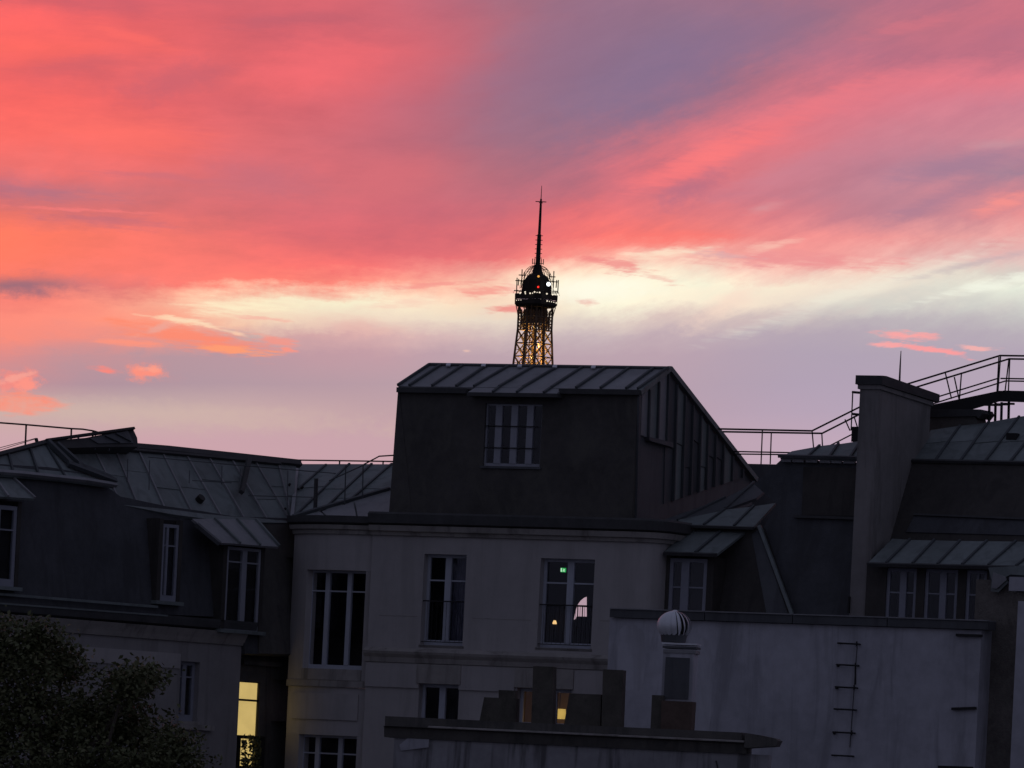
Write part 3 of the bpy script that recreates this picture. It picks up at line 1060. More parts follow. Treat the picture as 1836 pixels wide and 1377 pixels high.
# penthouse
VP = 0.35
pp = M.pv(VP)
zp_eave = M.Z(930, 700, VP)
uPL, uPR = M.U(714, 700, VP), M.U(1144, 708, VP)
pw = [M.U(868, 780, VP), M.U(970, 780, VP), M.Z(915, 836, VP), M.Z(920, 724, VP)]
fl = [M.U(693, 925, VP), M.U(1140, 930, VP)]
zpb = M.Z(918, 930, VP)
wall_holes('penthouse_wall', M, VP, 0.25, uPL + 0.03, uPR - 0.006, zpb - 0.3, zp_eave - 0.02, [tuple(pw)], TARRED, cb)
# flared left edge of the wall
k = MB()
k.prism([M.w(uPL + 0.03, VP - 0.012, zp_eave - 0.02), M.w(uPL, VP - 0.012, zp_eave - 0.02), M.w(fl[0] + 0.06, VP - 0.012, zpb - 0.3), M.w(uPL + 0.6, VP - 0.012, zpb - 0.3)], M.v * 3.5)
k.build('penthouse_flank', TARRED, cb)
window(cb, M, VP + 0.07, pw[0], pw[1], pw[2], pw[3], mull=((0.225, 0.17), (0.5, 0.17), (0.775, 0.17)), trans=(), fw=0.04, paint=PAINT_G, room=1.6, sill=False, room_v=0.2, name='penthouse_window')
for y_ in (764, 803):
    k = MB()
    zz = M.Z(910, y_, VP)
    k.bar(M.w(pw[0] - 0.02, VP + 0.03, zz), M.w(pw[1] - 0.18, VP + 0.03, zz), 0.022)
    k.build('security_bar', IRON, cb)
q = MB()
q.box(M, pw[0] - 0.05, pw[1] + 0.05, VP - 0.05, VP + 0.06, pw[2] - 0.06, pw[2] - 0.003)
q.build('sill', ZINC_D, cb)
proof = M.slope(VP - 0.12, M.Z(930, 699, VP - 0.12), 2.15)
lines = [((713.7, 692), (770.5, 654.5)), ((734, 692.4), (790, 656)), ((775, 693), (830, 656.6)), ((818, 693.6), (872, 657.2)),
         ((850, 694), (912, 657.7)), ((895, 694.6), (957, 658.3)), ((938, 695.3), (1000, 658.8)), ((988.5, 696), (1045, 659.3)),
         ((1033, 696.6), (1087, 659.8)), ((1077, 697.2), (1129, 660.3)), ((1123, 697.8), (1173, 660.7)), ((1144, 698.4), (1197, 661))]
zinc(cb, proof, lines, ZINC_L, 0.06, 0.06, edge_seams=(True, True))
# the roof runs a little lower over the window
low = [((849, 694), (850, 693)), ((845, 703), (850, 694.4))]
zinc(cb, proof, [((838, 703.4), (852, 694.6)), ((884, 704), (895, 695.2)), ((927, 704.6), (938, 695.8)), ((975, 705.2), (988, 696.5)), ((998, 705.6), (1008, 696.8))], ZINC_L, 0.06, 0.05, edge_seams=(False, False))
k = MB()
zl_ = M.Z(920, 706, VP - 0.3)
k.box(M, M.U(838, 706, VP - 0.3), M.U(1000, 706, VP - 0.3), VP - 0.33, VP - 0.003, zl_ - 0.07, zl_ + 0.02)
k.build('eave_fascia', LEAD, cb)
for a_, b_ in ((712, 836), (1003, 1146)):
    k = MB()
    zl_ = M.Z((a_ + b_) / 2, 697 if a_ < 800 else 699.5, VP - 0.1)
    k.box(M, M.U(a_, 700, VP - 0.1), M.U(b_, 700, VP - 0.1), VP - 0.14, VP - 0.003, zl_ - 0.1, zl_ + 0.02)
    k.build('eave_fascia', LEAD, cb)
pbar('ridge_cap', proof, (769, 654.3), (1198, 660.8), 0.10, SEAM, cb, 0.08, lift=0.0)
for px in (804, 867, 932, 995, 1064):
    py = 655.3 + (px - 770) * 0.0155
    plate('ridge_clip', proof, [(px - 4, py + 4), (px + 3.5, py + 4), (px + 5, py), (px - 2.5, py)], 0.03, BRIGHT, cb, lift=0.07)
# gable side with hung zinc strips
ps = M.pu(uPR)
top_of = lambda x: 662 + (x - 1197) * (196.0 / 153) if x > 1197 else 707 - (x - 1144) * (46.0 / 53)
bot_of = lambda x: 930 - (x - 1140) * 0.355
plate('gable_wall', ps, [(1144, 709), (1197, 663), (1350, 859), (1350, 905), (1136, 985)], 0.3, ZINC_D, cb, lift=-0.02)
cuts = [1150, 1163, 1180, 1197, 1212, 1227, 1241, 1255, 1268, 1282, 1296, 1312, 1330]
for i in range(len(cuts) - 1):
    a, b = cuts[i], cuts[i + 1]
    if i < 3:
        bt = lambda x: 786 + (x - 1150) * 0.28
    else:
        bt = bot_of
    ya, yb = bt(a) - 6, bt(b) - 6
    m_ = ZINC if i % 3 == 1 else (ZINC_L if i in (0, 2) else ZINC_D)
    sa, sb = -(ya - top_of(a) - 10) * 0.05, -(yb - top_of(b) - 10) * 0.05
    sp_ = random.uniform(0.35, 0.7)
    ta, tb = top_of(a) + 8, top_of(b) + 8
    lean = 0.03
    pts_t = [(a, ta), (b - 2, tb), (b - 2 - lean * (yb - tb), yb), (a - lean * (ya - ta), ya)]
    if yb - tb > 60 and i >= 3:
        ma, mb_ = ta + (ya - ta) * sp_, tb + (yb - tb) * sp_
        plate('cladding_strip', ps, [(a, ta), (b - 2, tb), (b - 2 - lean * (mb_ - tb), mb_), (a - lean * (ma - ta), ma)], 0.03, m_, cb, lift=0.02)
        plate('cladding_strip', ps, [(a - lean * (ma - ta) - 0.5, ma + 1.5), (b - 2 - lean * (mb_ - tb) - 0.5, mb_ + 1.5), (b - 2 - lean * (yb - tb), yb), (a - lean * (ya - ta), ya)], 0.03, m_, cb, lift=0.006)
    else:
        plate('cladding_strip', ps, pts_t, 0.03, m_, cb, lift=0.02)
    pbar('cladding_seam', ps, (b - 1, tb), (b - 1 - lean * (yb - tb), yb), 0.05, SEAM, cb, 0.07, lift=0.04)
plate('cladding_ledge', ps, [(1156, 783), (1199, 793), (1199, 802), (1157, 790)], 0.2, ZINC_D, cb, lift=0.12)
pbar('verge', ps, (1143, 704), (1197, 660.5), 0.12, ZINC, cb, 0.1, lift=0.06)
pbar('verge', ps, (1197, 660.5), (1352, 860), 0.12, ZINC, cb, 0.1, lift=0.06)
pbar('corner_trim', ps, (1145, 706), (1140, 930), 0.1, ZINC_D, cb, 0.06, lift=0.02)
# rear roof slope of the penthouse and its far flank, so that it is a closed volume
rp = [hit(ps, 1197, 663), hit(ps, 1350, 860)]
k = MB()
wv = M.u * -(uPR - uPL)
k.prism([rp[0] + M.u * -0.01, rp[1] + M.u * -0.01, rp[1] + Vector((0, 0, -0.08)) + M.u * -0.01, rp[0] + Vector((0, 0, -0.08)) + M.u * -0.01], wv)
k.build('rear_roof', ZINC_D, cb)

# zinc roof beside the penthouse (between the valley and the penthouse), with its low strip above the bay
vz = 1.5
rz = M.slope(vz, M.Z(600, 912, vz), 2.3)
zinc(cb, rz, [((524, 940), (536, 833)), ((515, 938), (627, 833)), ((556, 938), (667, 833)), ((598, 938), (703, 833)), ((650, 938), (760, 833)), ((730, 938), (820, 833))][:1] + [((526, 929), (627, 833)), ((566, 929), (667, 833)), ((592, 929), (703, 833)), ((730, 938), (790, 833))], ZINC, 0.05, 0.05, laps=True)
pbar('seam', rz, (535, 879), (585, 835), 0.05, SEAM, cb, 0.05, lift=0.03)
pbar('valley_gutter', rz, (534, 834), (524, 936), 0.09, ZINC_L, cb, 0.06, lift=0.05)
for q_ in ([(530, 938), (534, 935), (575, 923), (590, 936)], [(593, 936), (578, 922), (634, 905), (640, 934)], [(643, 934), (637, 904), (712, 883), (712, 932)]):
    plate('low_zinc_strip', rz, q_, 0.04, ZINC_L, cb, lift=0.08)  # paler zinc stands in for sky reflected by the shallow strip
pbar('verge', rz, (527, 934), (700, 884), 0.10, SEAM, cb, 0.08, lift=0.12)
k = MB()
for (x_, y0_, y1_, w_) in ((566, 858, 917, 0.10),):
    pl = M.pv(vz - 0.2)
    k.tube(hit(pl, x_ - 1, y1_), hit(pl, x_ + 1, y0_), w_ / 2, w_ / 2, 10)
k.build('vent_pipe', LEAD, cb)

# roof pieces right of the penthouse, stepping down to the dormer of the neighbour
k1 = M.slope(1.8, M.Z(1215, 932, 1.8), 2.6)
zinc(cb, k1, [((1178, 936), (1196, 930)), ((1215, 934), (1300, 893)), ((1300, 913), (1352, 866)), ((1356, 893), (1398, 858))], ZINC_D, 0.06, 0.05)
k = MB()
k.box(M, M.U(1325, 845, 9), M.U(1420, 845, 9), 9, 12, 0, M.Z(1365, 832, 9))
k.build('rear_parapet', ZINC_D, cb)
# building core: floor slab and flanks
q = MB()
q.box(M, uB + 0.01, uC + rC - 0.31, 0.35, 7.0, zc0 + 0.05, zc0 + 0.3)
q.build('roof_slab', LEAD, cb)
q = MB()
q.box(M, uA + 0.1, uB - 0.05, 0.75, 7.0, zc0 - 0.1, zc0 + 0.22)
q.build('roof_slab', LEAD, cb)

# ================================================================ left wing
L = Frame(M.w(uA - 0.05, 0.75, 0), -50.0)
lb = thing('mansard_building', 'dark slate mansard wing with zinc roof and dormers behind the tree', 'building', L.w(-5, 3, 0))
zLc0, zLc1 = L.Z(300, 1148), L.Z(300, 1124)
uLl = L.U(-520, 1100)
uLr = 0.0
uLs = L.U(431, 1200)                 # where the front steps back towards the corner
wA = (L.U(322, 1240), L.U(356, 1240), L.Z(338, 1293), L.Z(338, 1186))
VS = 0.45
wY = (L.U(422, 1280, VS), L.U(464, 1280, VS), L.Z(440, 1376, VS), L.Z(440, 1222, VS))
wall_holes('front_wall', L, 0, 0.35, uLl, uLs, 0, zLc0, [wA], mat('darker_side_render', (0.31, 0.295, 0.295), 0.16, 0.9, 0.5, (0.2, 0.19, 0.185), 0.5, True, bump=0.006), lb)  # darker render than the central building's plaster
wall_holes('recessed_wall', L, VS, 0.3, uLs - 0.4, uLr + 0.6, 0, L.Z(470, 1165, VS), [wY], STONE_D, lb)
q = MB()
q.box(L, L.U(431, 1190, VS), L.U(500, 1190, VS), VS - 0.12, VS - 0.003, L.Z(470, 1194, VS), L.Z(470, 1186, VS))
q.build('lintel', STONE_D, lb)
h = zLc1 - zLc0
sweep('cornice', L, [(uLl, 0), (uLs + 0.02, 0)], [(0.0, zLc0 + 0.004), (0.05, zLc0 + 0.004), (0.1, zLc0 + h * 0.4), (0.2, zLc0 + h), (-0.2, zLc0 + h)], STONE, lb)
zgl = L.Z(280, 1102)
sweep('gutter', L, [(uLl, 0), (uLs + 0.3, 0)], [(0.05, zLc1 + 0.004), (0.2, zLc1 + 0.06), (0.22, zgl - 0.06), (0.22, zgl), (-0.2, zgl), (-0.2, zLc1 + 0.004)], LEAD, lb)
pbar('gutter_lip', L.pv(-0.22), (-500, 1045), (300, 1104), 0.04, ZINC, lb)
pbar('gutter_lip', L.pv(-0.08), (-500, 1025), (282, 1088), 0.06, ZINC, lb)
q = MB()
q.box(L, uLl, wA[0] - 0.05, -0.03, 0.01, L.Z(200, 1190), zLc0 - 0.3)
q.build('wall_band', PLASTER, lb)
window(lb, L, 0.15, *wA, mull=((0.42, 0.14),), trans=(0.74,), fw=0.09, room=1.5, paint=PAINT_M)
q = MB()
q.box(L, wA[0] - 0.12, wA[1] + 0.5, -0.12, 0.1, wA[2] - 0.2, wA[2] - 0.075)
q.build('sill_ledge', STONE, lb)
ywin = window(lb, L, VS + 0.02, *wY, mull=(), trans=(0.785,), fw=0.02, paint=IRON, sill=False, room=1.2, tw=0.05, name='lit_window')
k = MB()
k.box(L, wY[0] + 0.005, wY[1] - 0.005, VS + 0.075, VS + 0.09, wY[2], wY[3])
k.build('lit_curtain', LIT, ywin)
# low wall and plants in front of the lit window's foot
k = MB()
zr0, zr1 = L.Z(440, 1376, VS), L.Z(440, 1321, VS)
k.box(L, wY[0] - 0.05, wY[0] + 0.03, VS - 0.2, VS - 0.12, zr0, zr1)
k.box(L, wY[1] - 0.3, wY[1] + 0.06, VS - 0.2, VS - 0.12, zr0, zr1)
k.box(L, wY[0] - 0.05, wY[1] + 0.06, VS - 0.2, VS - 0.12, zr1 - 0.05, zr1 + 0.03)
k.build('balcony_parapet', IRON, lb)
fp = thing('balcony_plant', 'dark potted plant silhouetted against the foot of the yellow lit window', 'plant', L.w((wY[0] + wY[1]) / 2, VS - 0.3, zr0))
k = MB()
for i in range(330):
    c = L.w(random.uniform(wY[0] + 0.0, wY[1] - 0.22), VS - 0.3 + random.uniform(-0.06, 0.06), random.uniform(zr0, zr1 + 0.03))
    if abs(L.loc(c)[0] - (wY[0] + (wY[1] - wY[0]) * 0.2)) < 0.07 and random.random() < 0.9 and c.z > zr0 + 0.2:
        continue
    a = Vector((random.gauss(0, 1), random.gauss(0, 1), random.gauss(0, 1))).normalized() * 0.07
    b = a.cross(Vector((random.gauss(0, 1), random.gauss(0, 1), random.gauss(0, 1)))).normalized() * 0.035
    k.add([c - a, c + b, c + a, c - b], [(0, 1, 2, 3)])
fo_ = k.build('foliage', leafmat(), fp)
fo_['kind'] = 'stuff'
k = MB()
c = L.w((wY[0] + wY[1]) / 2 - 0.1, VS - 0.3, zr0)
k.tube(c - Vector((0, 0, 0.25)), c, 0.1, 0.14, 10)
k.build('pot', TERRA, fp)

# slate mansard
KM = 0.16
mp_ = L.slope(0.0, zgl, KM)
plate('mansard_slope', mp_, [(-520, 1050), (-520, 793), (0, 832), (91, 838), (160, 850), (216, 890), (300, 908), (360, 916), (420, 926), (550, 930), (545, 1176), (440, 1172), (431, 1108), (281, 1101)], 0.25, SLATE, lb)
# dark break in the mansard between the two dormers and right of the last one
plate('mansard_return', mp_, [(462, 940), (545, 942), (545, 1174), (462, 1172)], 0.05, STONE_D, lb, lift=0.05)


def dormer(px_l, px_r, y_t, y_b, y_base, mull, trans, out, canopy=None, fw=0.08, seams=(), paint=None, nm='dormer_window'):
    vv = out
    xm = (px_l + px_r) / 2
    r = (L.U(px_l, (y_t + y_b) / 2, vv), L.U(px_r, (y_t + y_b) / 2, vv), L.Z(xm, y_b, vv), L.Z(xm, y_t, vv))
    window(lb, L, vv, *r, mull=mull, trans=trans, fw=fw, room=None, sill=False, name=nm, paint=paint)
    k = MB()
    k.box(L, r[0] - 0.14, r[0] - 0.004, vv - 0.02, vv + 1.4, r[2] - 0.1, r[3] + 0.12)
    k.build('dormer_cheek', SLATE_B, lb)
    k = MB()
    k.box(L, r[1] + 0.004, r[1] + 0.12, vv - 0.02, vv + 1.4, r[2] - 0.1, r[3] + 0.12)
    k.build('dormer_cheek', SLATE_B, lb)
    k = MB()
    k.box(L, r[0] - 0.002, r[1] + 0.002, vv + 0.12, vv + 0.16, r[2] - 0.1, r[3] + 0.1)
    k.build('dark_backing', ROOM, lb)  # dark sheet behind the panes in place of a room
    k = MB()
    k.box(L, r[0] - 0.2, r[1] + 0.2, vv - 0.1, vv + 0.3, r[2] - 0.09, r[2] - 0.004)
    k.build('dormer_sill', ZINC, lb)
    return r


dormer(-34, 28, 905, 1050, 1050, ((0.45, 0.14),), (0.7,), -0.12, fw=0.1, paint=PAINT_M)
cp0 = L.slope(-0.35, L.Z(20, 892, -0.35), 1.5)
zinc(lb, cp0, [((-60, 886), (-90, 850)), ((-22, 889), (-52, 852)), ((14, 891), (-12, 854)), ((62, 894), (22, 857))], ZINC, 0.06, 0.05, edge_seams=(False, True), sm=ZINC_L)
dormer(289, 318, 940, 1078, 1078, ((0.3, 0.07),), (0.72,), -0.05, fw=0.08, paint=PAINT_M)
dormer(404, 465, 982, 1130, 1130, ((0.52, 0.16),), (0.82,), -0.2, fw=0.07, paint=PAINT_G)
cp1 = L.slope(-0.5, L.Z(450, 978, -0.5), 1.15)
zinc(lb, cp1, [((396, 973), (345, 930)), ((430, 975), (384, 930)), ((466, 978), (424, 931)), ((500, 980), (458, 932))], ZINC_L, 0.06, 0.06, edge_seams=(False, True), sm=ZINC)
pbar('canopy_edge', cp1, (352, 940), (394, 975), 0.1, ZINC_D, lb, 0.1)

# zinc roof
v_e = 0.02 + KM * (L.Z(400, 934) - zgl)
zr = L.slope(v_e, L.Z(400, 935, v_e), 0.84)
rl = [((172, 886), (120, 803)), ((216, 905), (166, 806)), ((248, 912), (206, 810)), ((298, 921), (248, 812)), ((347, 928), (290, 815)),
      ((400, 934), (333, 820)), ((440, 936), (374, 825)), ((480, 936), (415, 829)), ((520, 936), (456, 831)), ((523, 934), (499, 833)), ((523.5, 933), (534, 834))]
rl = [(b_, (t_[0] - 3, t_[1] - 8)) for b_, t_ in rl]
zinc(lb, zr, rl, ZINC, 0.05, 0.05, sm=ZINC_L, laps=True)
# gutter along the foot of the roof
ge = [(168, 884), (216, 906), (258, 914), (300, 922), (360, 930), (420, 936), (526, 938)]
for a, b in zip(ge[:-1], ge[1:]):
    pbar('eave_gutter', zr, a, b, 0.16, ZINC, lb, 0.12, lift=0.04)
# ridge
for a, b in (((186, 799), (300, 808)), ((300, 808), (420, 820.5)), ((420, 820.5), (536, 833))):
    pbar('ridge_cap', zr, a, b, 0.16, LEAD, lb, 0.14, lift=0.03)
for a, b in (((190, 806), (320, 817)), ((320, 817), (500, 834))):
    pbar('ridge_roll', zr, a, b, 0.07, LEAD, lb, 0.08, lift=0.06)
# roof furniture
pl = (zr[0] - zr[1] * 0.15, zr[1])
pbar('flue_pole', zr, (438, 832), (424, 892), 0.11, LEAD, lb, 0.11, lift=0.2)
c = hit(zr, 356, 898)
k = MB()
k.tube(c - zr[1] * -0.02, c - zr[1] * 0.14 if zr[1].dot(c - CAM) > 0 else c + zr[1] * 0.14, 0.1, 0.1, 14)
k.build('vent_hood', IRON, lb)
for (x_, y_) in ((517, 871), (509, 915), (540, 876), (539, 916)):
    k = MB()
    c = hit(zr, x_, y_)
    k.tube(c, c - zr[1] * (0.08 if zr[1].dot(c - CAM) > 0 else -0.08), 0.035, 0.03, 8)
    k.build('roof_hook', IRON, lb)
# safety wires strung over the roof
for a, b in (((250, 836), (500, 858)), ((380, 848), (600, 866)), ((330, 878), (400, 882)), ((430, 905), (560, 908))):
    pbar('safety_wire', zr, a, b, 0.015, SEAM, lb, 0.015, lift=0.35)
for x_, y0_, y1_ in ((216, 838, 878), (255, 840, 892), (327, 858, 880), (418, 855, 885), (503, 858, 930), (385, 850, 882)):
    pbar('wire_post', zr, (x_, y0_), (x_ - 1, y1_), 0.018, SEAM, lb, 0.018, lift=0.3)

# far-left roof end with its skylight box and hip
zl2 = L.slope(0.3, L.Z(60, 856, 0.3), 1.0)
zinc(lb, zl2, [((-520, 813), (-520, 790)), ((-300, 830), (-320, 790)), ((-150, 841), (-170, 800)), ((-60, 848), (-90, 818)), ((0, 852), (-40, 825)), ((24, 853), (14, 814)), ((70, 857), (52, 802)), ((120, 862), (80, 795)), ((205, 873), (98, 798))], ZINC, 0.05, 0.05)
for a, b in (((-60, 845), (34, 852)), ((34, 852), (91, 858)), ((91, 858), (150, 864)), ((150, 864), (206, 873))):
    pbar('gutter_segment', zl2, a, b, 0.09, ZINC_L, lb, 0.09, lift=0.06)
pbar('ridge_cap', zl2, (-70, 834), (80, 795), 0.1, LEAD, lb, 0.1, lift=0.03)
for a, b, w_ in (((82, 796), (125, 838), 0.12), ((98, 800), (150, 846), 0.1), ((118, 836), (204, 868), 0.12), ((136, 838), (196, 862), 0.1)):
    pbar('hip_flashing', zl2, a, b, w_, SEAM, lb, 0.1, lift=0.1)
sk = L.slope(1.2, L.Z(160, 799, 1.2), 0.5)
plate('skylight_box', sk, [(80, 791), (153, 785), (230, 770), (239, 770), (246, 785), (247.5, 801), (192, 801), (130, 803), (96, 803)], 0.8, LEAD, lb)
plate('skylight_panel', sk, [(160, 787), (228, 773), (238, 795), (175, 796)], 0.02, ZINC_D, lb, lift=0.03)
pbar('skylight_bar', sk, (186, 783), (212, 795), 0.03, SEAM, lb, 0.04, lift=0.06)
pbar('skylight_bar', sk, (205, 779), (232, 793), 0.03, SEAM, lb, 0.04, lift=0.06)
pbar('skylight_edge', sk, (80, 791), (238, 769.5), 0.06, IRON, lb, 0.08, lift=0.04)
# ladder laid by the skylight
for a, b in (((128, 797), (124, 815)), ((158, 796), (157, 820)), ((166, 796), (167, 818)), ((181, 800), (182, 822))):
    pbar('roof_bracket', zr, a, b, 0.035, IRON_G, lb, 0.035, lift=0.3)
pbar('roof_stub', L.pv(1.3), (64.5, 786), (69, 802), 0.06, LEAD, lb)
# body of the wing behind the slopes
q = MB()
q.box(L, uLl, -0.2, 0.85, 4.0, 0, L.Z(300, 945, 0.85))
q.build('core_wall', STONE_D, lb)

# guard rails on the left roof
lr = thing('guard_rail', 'thin iron guard rail along the far left roof ridge', 'railing', hit(L.pv(1.6), 47, 806), 'rooftop guard rails')
pr = L.pv(1.6)
pts = [(-300, 733), (-40, 755), (0, 758), (47, 761.5), (128, 768.5), (148, 769.5), (167, 772.5), (186, 778)]
for a, b in zip(pts[:-1], pts[1:]):
    rod('handrail', hit(pr, *a), hit(pr, *b), 0.02, IRON, lr)
for a, b in (((47, 761), (45, 808)), ((128, 768.5), (127, 800)), ((167, 772), (165, 800))):
    rod('post', hit(pr, *a), hit(pr, *b), 0.022, IRON, lr)
for a, b in (((-20, 808), (65, 785.5)), ((-20, 813), (65, 786.5))):
    rod('stay_wire', hit(pr, *a), hit(pr, *b), 0.008, IRON, lr)

mr = thing('guard_rail', 'low thin guard rail on the zinc ridge left of the penthouse', 'railing', M.w(M.U(600, 833, 5), 5, M.Z(600, 833, 5)), 'rooftop guard rails')
pr = M.pv(5.0)
for a, b in (((458, 823.5), (539, 825)), ((539, 825), (710, 827.5)), ((650, 834), (680, 818)), ((680, 818), (712, 816))):
    rod('handrail', hit(pr, *a), hit(pr, *b), 0.018, IRON, mr)
for x_ in (539, 609, 687):
    rod('post', hit(pr, x_, 825 + (x_ - 539) * 0.014), hit(pr, x_ - 0.5, 836), 0.02, IRON, mr)
for a, b in (((620, 834), (618, 905)), ((651, 834), (650, 893))):
    rod('post', hit(M.pv(1.2), *a), hit(M.pv(1.2), *b), 0.015, SEAM, mr)
rod('handrail', hit(M.pv(1.2), 590, 862), hit(M.pv(1.2), 656, 832), 0.015, SEAM, mr)

# ================================================================ right building
rbld = thing('roofscape_building', 'dark mansard building with zinc canopies and dormers behind the blank wall', 'building', M.w(9, 4, 0))
# left dormer range: slate face, hip and canopies
q1 = M.slope(1.0, M.Z(1330, 1104, 1.0), 0.25)
wd = (M.U(1204, 1050, 0.75), M.U(1271, 1050, 0.75), M.Z(1236, 1112, 0.75), M.Z(1238, 1002, 0.75))
plate('mansard_slope', q1, [(1160, 950), (1368, 945), (1424, 1112), (1424, 1180), (1160, 1180)], 0.2, SLATE_B, rbld)
window(rbld, M, 0.62, *wd, mull=((0.42, 0.2), ), trans=(0.53,), fw=0.09, room=None, paint=PAINT_M, sill=False, name='dormer_window')
k = MB()
k.box(M, wd[0] + 0.01, wd[1] - 0.01, 0.72, 0.76, wd[2], wd[3])
k.build('dark_backing', ROOM, rbld)  # dark backing fills this window, which has no room
for a, b in ((wd[0] - 0.3, wd[0] - 0.004), (wd[1] + 0.004, wd[1] + 0.18)):
    k = MB()
    k.box(M, a, b, 0.6, 1.9, wd[2], wd[3] + 0.06)
    k.build('dormer_cheek', SLATE_B, rbld)
c1 = M.slope(0.35, M.Z(1240, 992, 0.35), 1.9)
zinc(rbld, c1, [((1190, 991), (1232, 944)), ((1247, 992), (1302, 945)), ((1284, 994), (1346, 946))], ZINC, 0.06, 0.05)
pbar('canopy_edge', c1, (1190, 992), (1285, 995), 0.06, LEAD, rbld, 0.08)
c2 = M.slope(1.3, M.Z(1280, 944, 1.3), 2.2)
zinc(rbld, c2, [((1222, 942), (1216, 932)), ((1262, 942), (1300, 914)), ((1316, 944), (1352, 908)), ((1350, 946), (1391, 902))], ZINC, 0.05, 0.05)
pbar('canopy_edge', c2, (1222, 943), (1351, 947), 0.05, LEAD, rbld, 0.06)
pbar('hip_roll', q1, (1363, 944), (1424, 1108), 0.08, ZINC, rbld, 0.1, lift=0.05)
plate('hip_flashing', q1, [(1348, 958), (1360, 950), (1416, 1108), (1376, 1108)], 0.02, ZINC_D, rbld, lift=0.012)
# slate face left of the chimney wall
VQ = 1.25
q2 = M.slope(VQ, M.Z(1470, 1106, VQ), 0.2)
plate('mansard_slope', q2, [(1402, 823), (1560, 830), (1556, 1180), (1410, 1180), (1400, 1050), (1366, 950), (1394, 905), (1352, 868)], 0.25, SLATE, rbld)
plate('brown_panel', q2, [(1442, 838), (1556, 840), (1554, 927), (1439, 924)], 0.05, SLATE_B, rbld, lift=0.05)
plate('ledge_shadow_strip', q2, [(1426, 925), (1556, 929), (1556, 934), (1426, 930)], 0.06, LEAD, rbld, lift=0.1)  # dark ledge strip, its tone stands in for the ledge's shadow line
ztop = M.loc(hit(q2, 1470, 824))
rz2 = M.slope(ztop[1] - 0.15, M.Z(1470, 822, ztop[1] - 0.15), 2.4)
zinc(rbld, rz2, [((1399, 820), (1420, 809)), ((1447, 821), (1470, 800)), ((1486, 822), (1504, 796)), ((1523, 823), (1545, 790)), ((1562, 824), (1585, 782))], ZINC, 0.05, 0.05)
pbar('eave_roll', rz2, (1396, 821), (1562, 825), 0.07, ZINC_D, rbld, 0.07, lift=0.05)
for a, b in ((1405, 1421), (1424, 1444), (1448, 1468), (1473, 1492), (1494, 1512), (1515, 1536)):
    pbar('gutter_segment', q2, (a, 827.5 + (a - 1405) * 0.025), (b, 827.5 + (b - 1405) * 0.025), 0.07, ZINC_L, rbld, 0.07, lift=0.08)

# chimney wall
VC = 0.6
ch = thing('chimney_stack', 'tall pale rendered chimney wall with dark sloping cap on the right roof', 'chimney', M.w(M.U(1557, 1000, VC), VC + 1, 0))
uc0, uc1 = M.U(1541, 720, VC), M.U(1576, 720, VC)
pc = M.pu(uc1)
prof = [hit(pc, 1575, 690), hit(pc, 1669, 720)]
zt0 = M.Z(1558, 690, VC)
vb = M.loc(prof[1])[1]
zb_ = prof[1].z
k = MB()
k.prism([M.w(uc1, VC, 0), M.w(uc1, VC, zt0), M.w(uc1, vb, zb_), M.w(uc1, vb, 0)], M.u * -(uc1 - uc0))
k.build('stack_wall', DULL, ch)
hc = M.Z(1558, 673.5, VC) - zt0
k = MB()
o_ = 0.09
k.prism([M.w(uc1 + o_, VC - o_, zt0 + 0.005), M.w(uc1 + o_, VC - o_, zt0 + hc), M.w(uc1 + o_, VC + 0.15, zt0 + hc + 0.01), M.w(uc1 + o_, vb + 0.3, zb_ + hc * 0.9), M.w(uc1 + o_, vb + 0.3, zb_ + 0.005)], M.u * -(uc1 - uc0 + 2 * o_))
k.build('stack_cap', LEAD, ch)
k = MB()
o_ = 0.045
k.prism([M.w(uc1 + o_, VC - o_, zt0 - 0.1), M.w(uc1 + o_, VC - o_, zt0), M.w(uc1 + o_, vb + 0.05, zb_), M.w(uc1 + o_, vb + 0.05, zb_ - 0.1)], M.u * -(uc1 - uc0 + 2 * o_))
k.build('stack_moulding', DULL, ch)
k = MB()
k.box(M, uc0 - 0.02, uc0 + 0.02, VC - 0.06, VC - 0.003, M.Z(1536, 1100, VC), M.Z(1536, 1070, VC))
k.build('pipe_stub', IRON, ch)
# second, lower stack behind with its own cap
VC2 = vb + 0.6
pc2 = M.pu(M.U(1690, 740, VC2))
st2 = thing('chimney_stack', 'low chimney stack with stepped cap half hidden under the metal stairs', 'chimney', M.w(M.U(1710, 750, VC2), VC2 + 1, 0))
plate('stack_wall', M.pv(VC2), [(1664, 742), (1748, 742), (1752, 760), (1740, 800), (1664, 800)], 0.6, STONE_D, st2)
plate('stack_cap', M.pv(VC2 - 0.08), [(1664, 733), (1758, 734), (1761, 741), (1754, 750), (1750, 746), (1664, 748)], 0.75, LEAD, st2)

# antenna rod
an = thing('antenna_rod', 'thin upright antenna rod standing behind the chimney cap', 'antenna', hit(M.pv(vb + 0.5), 1613, 700))
k = MB()
k.tube(hit(M.pv(vb + 0.5), 1612, 704), hit(M.pv(vb + 0.5), 1614, 656), 0.03, 0.02, 8)
k.tube(hit(M.pv(vb + 0.5), 1614, 656), hit(M.pv(vb + 0.5), 1615.5, 629), 0.02, 0.01, 8)
k.build('rod', IRON, an)

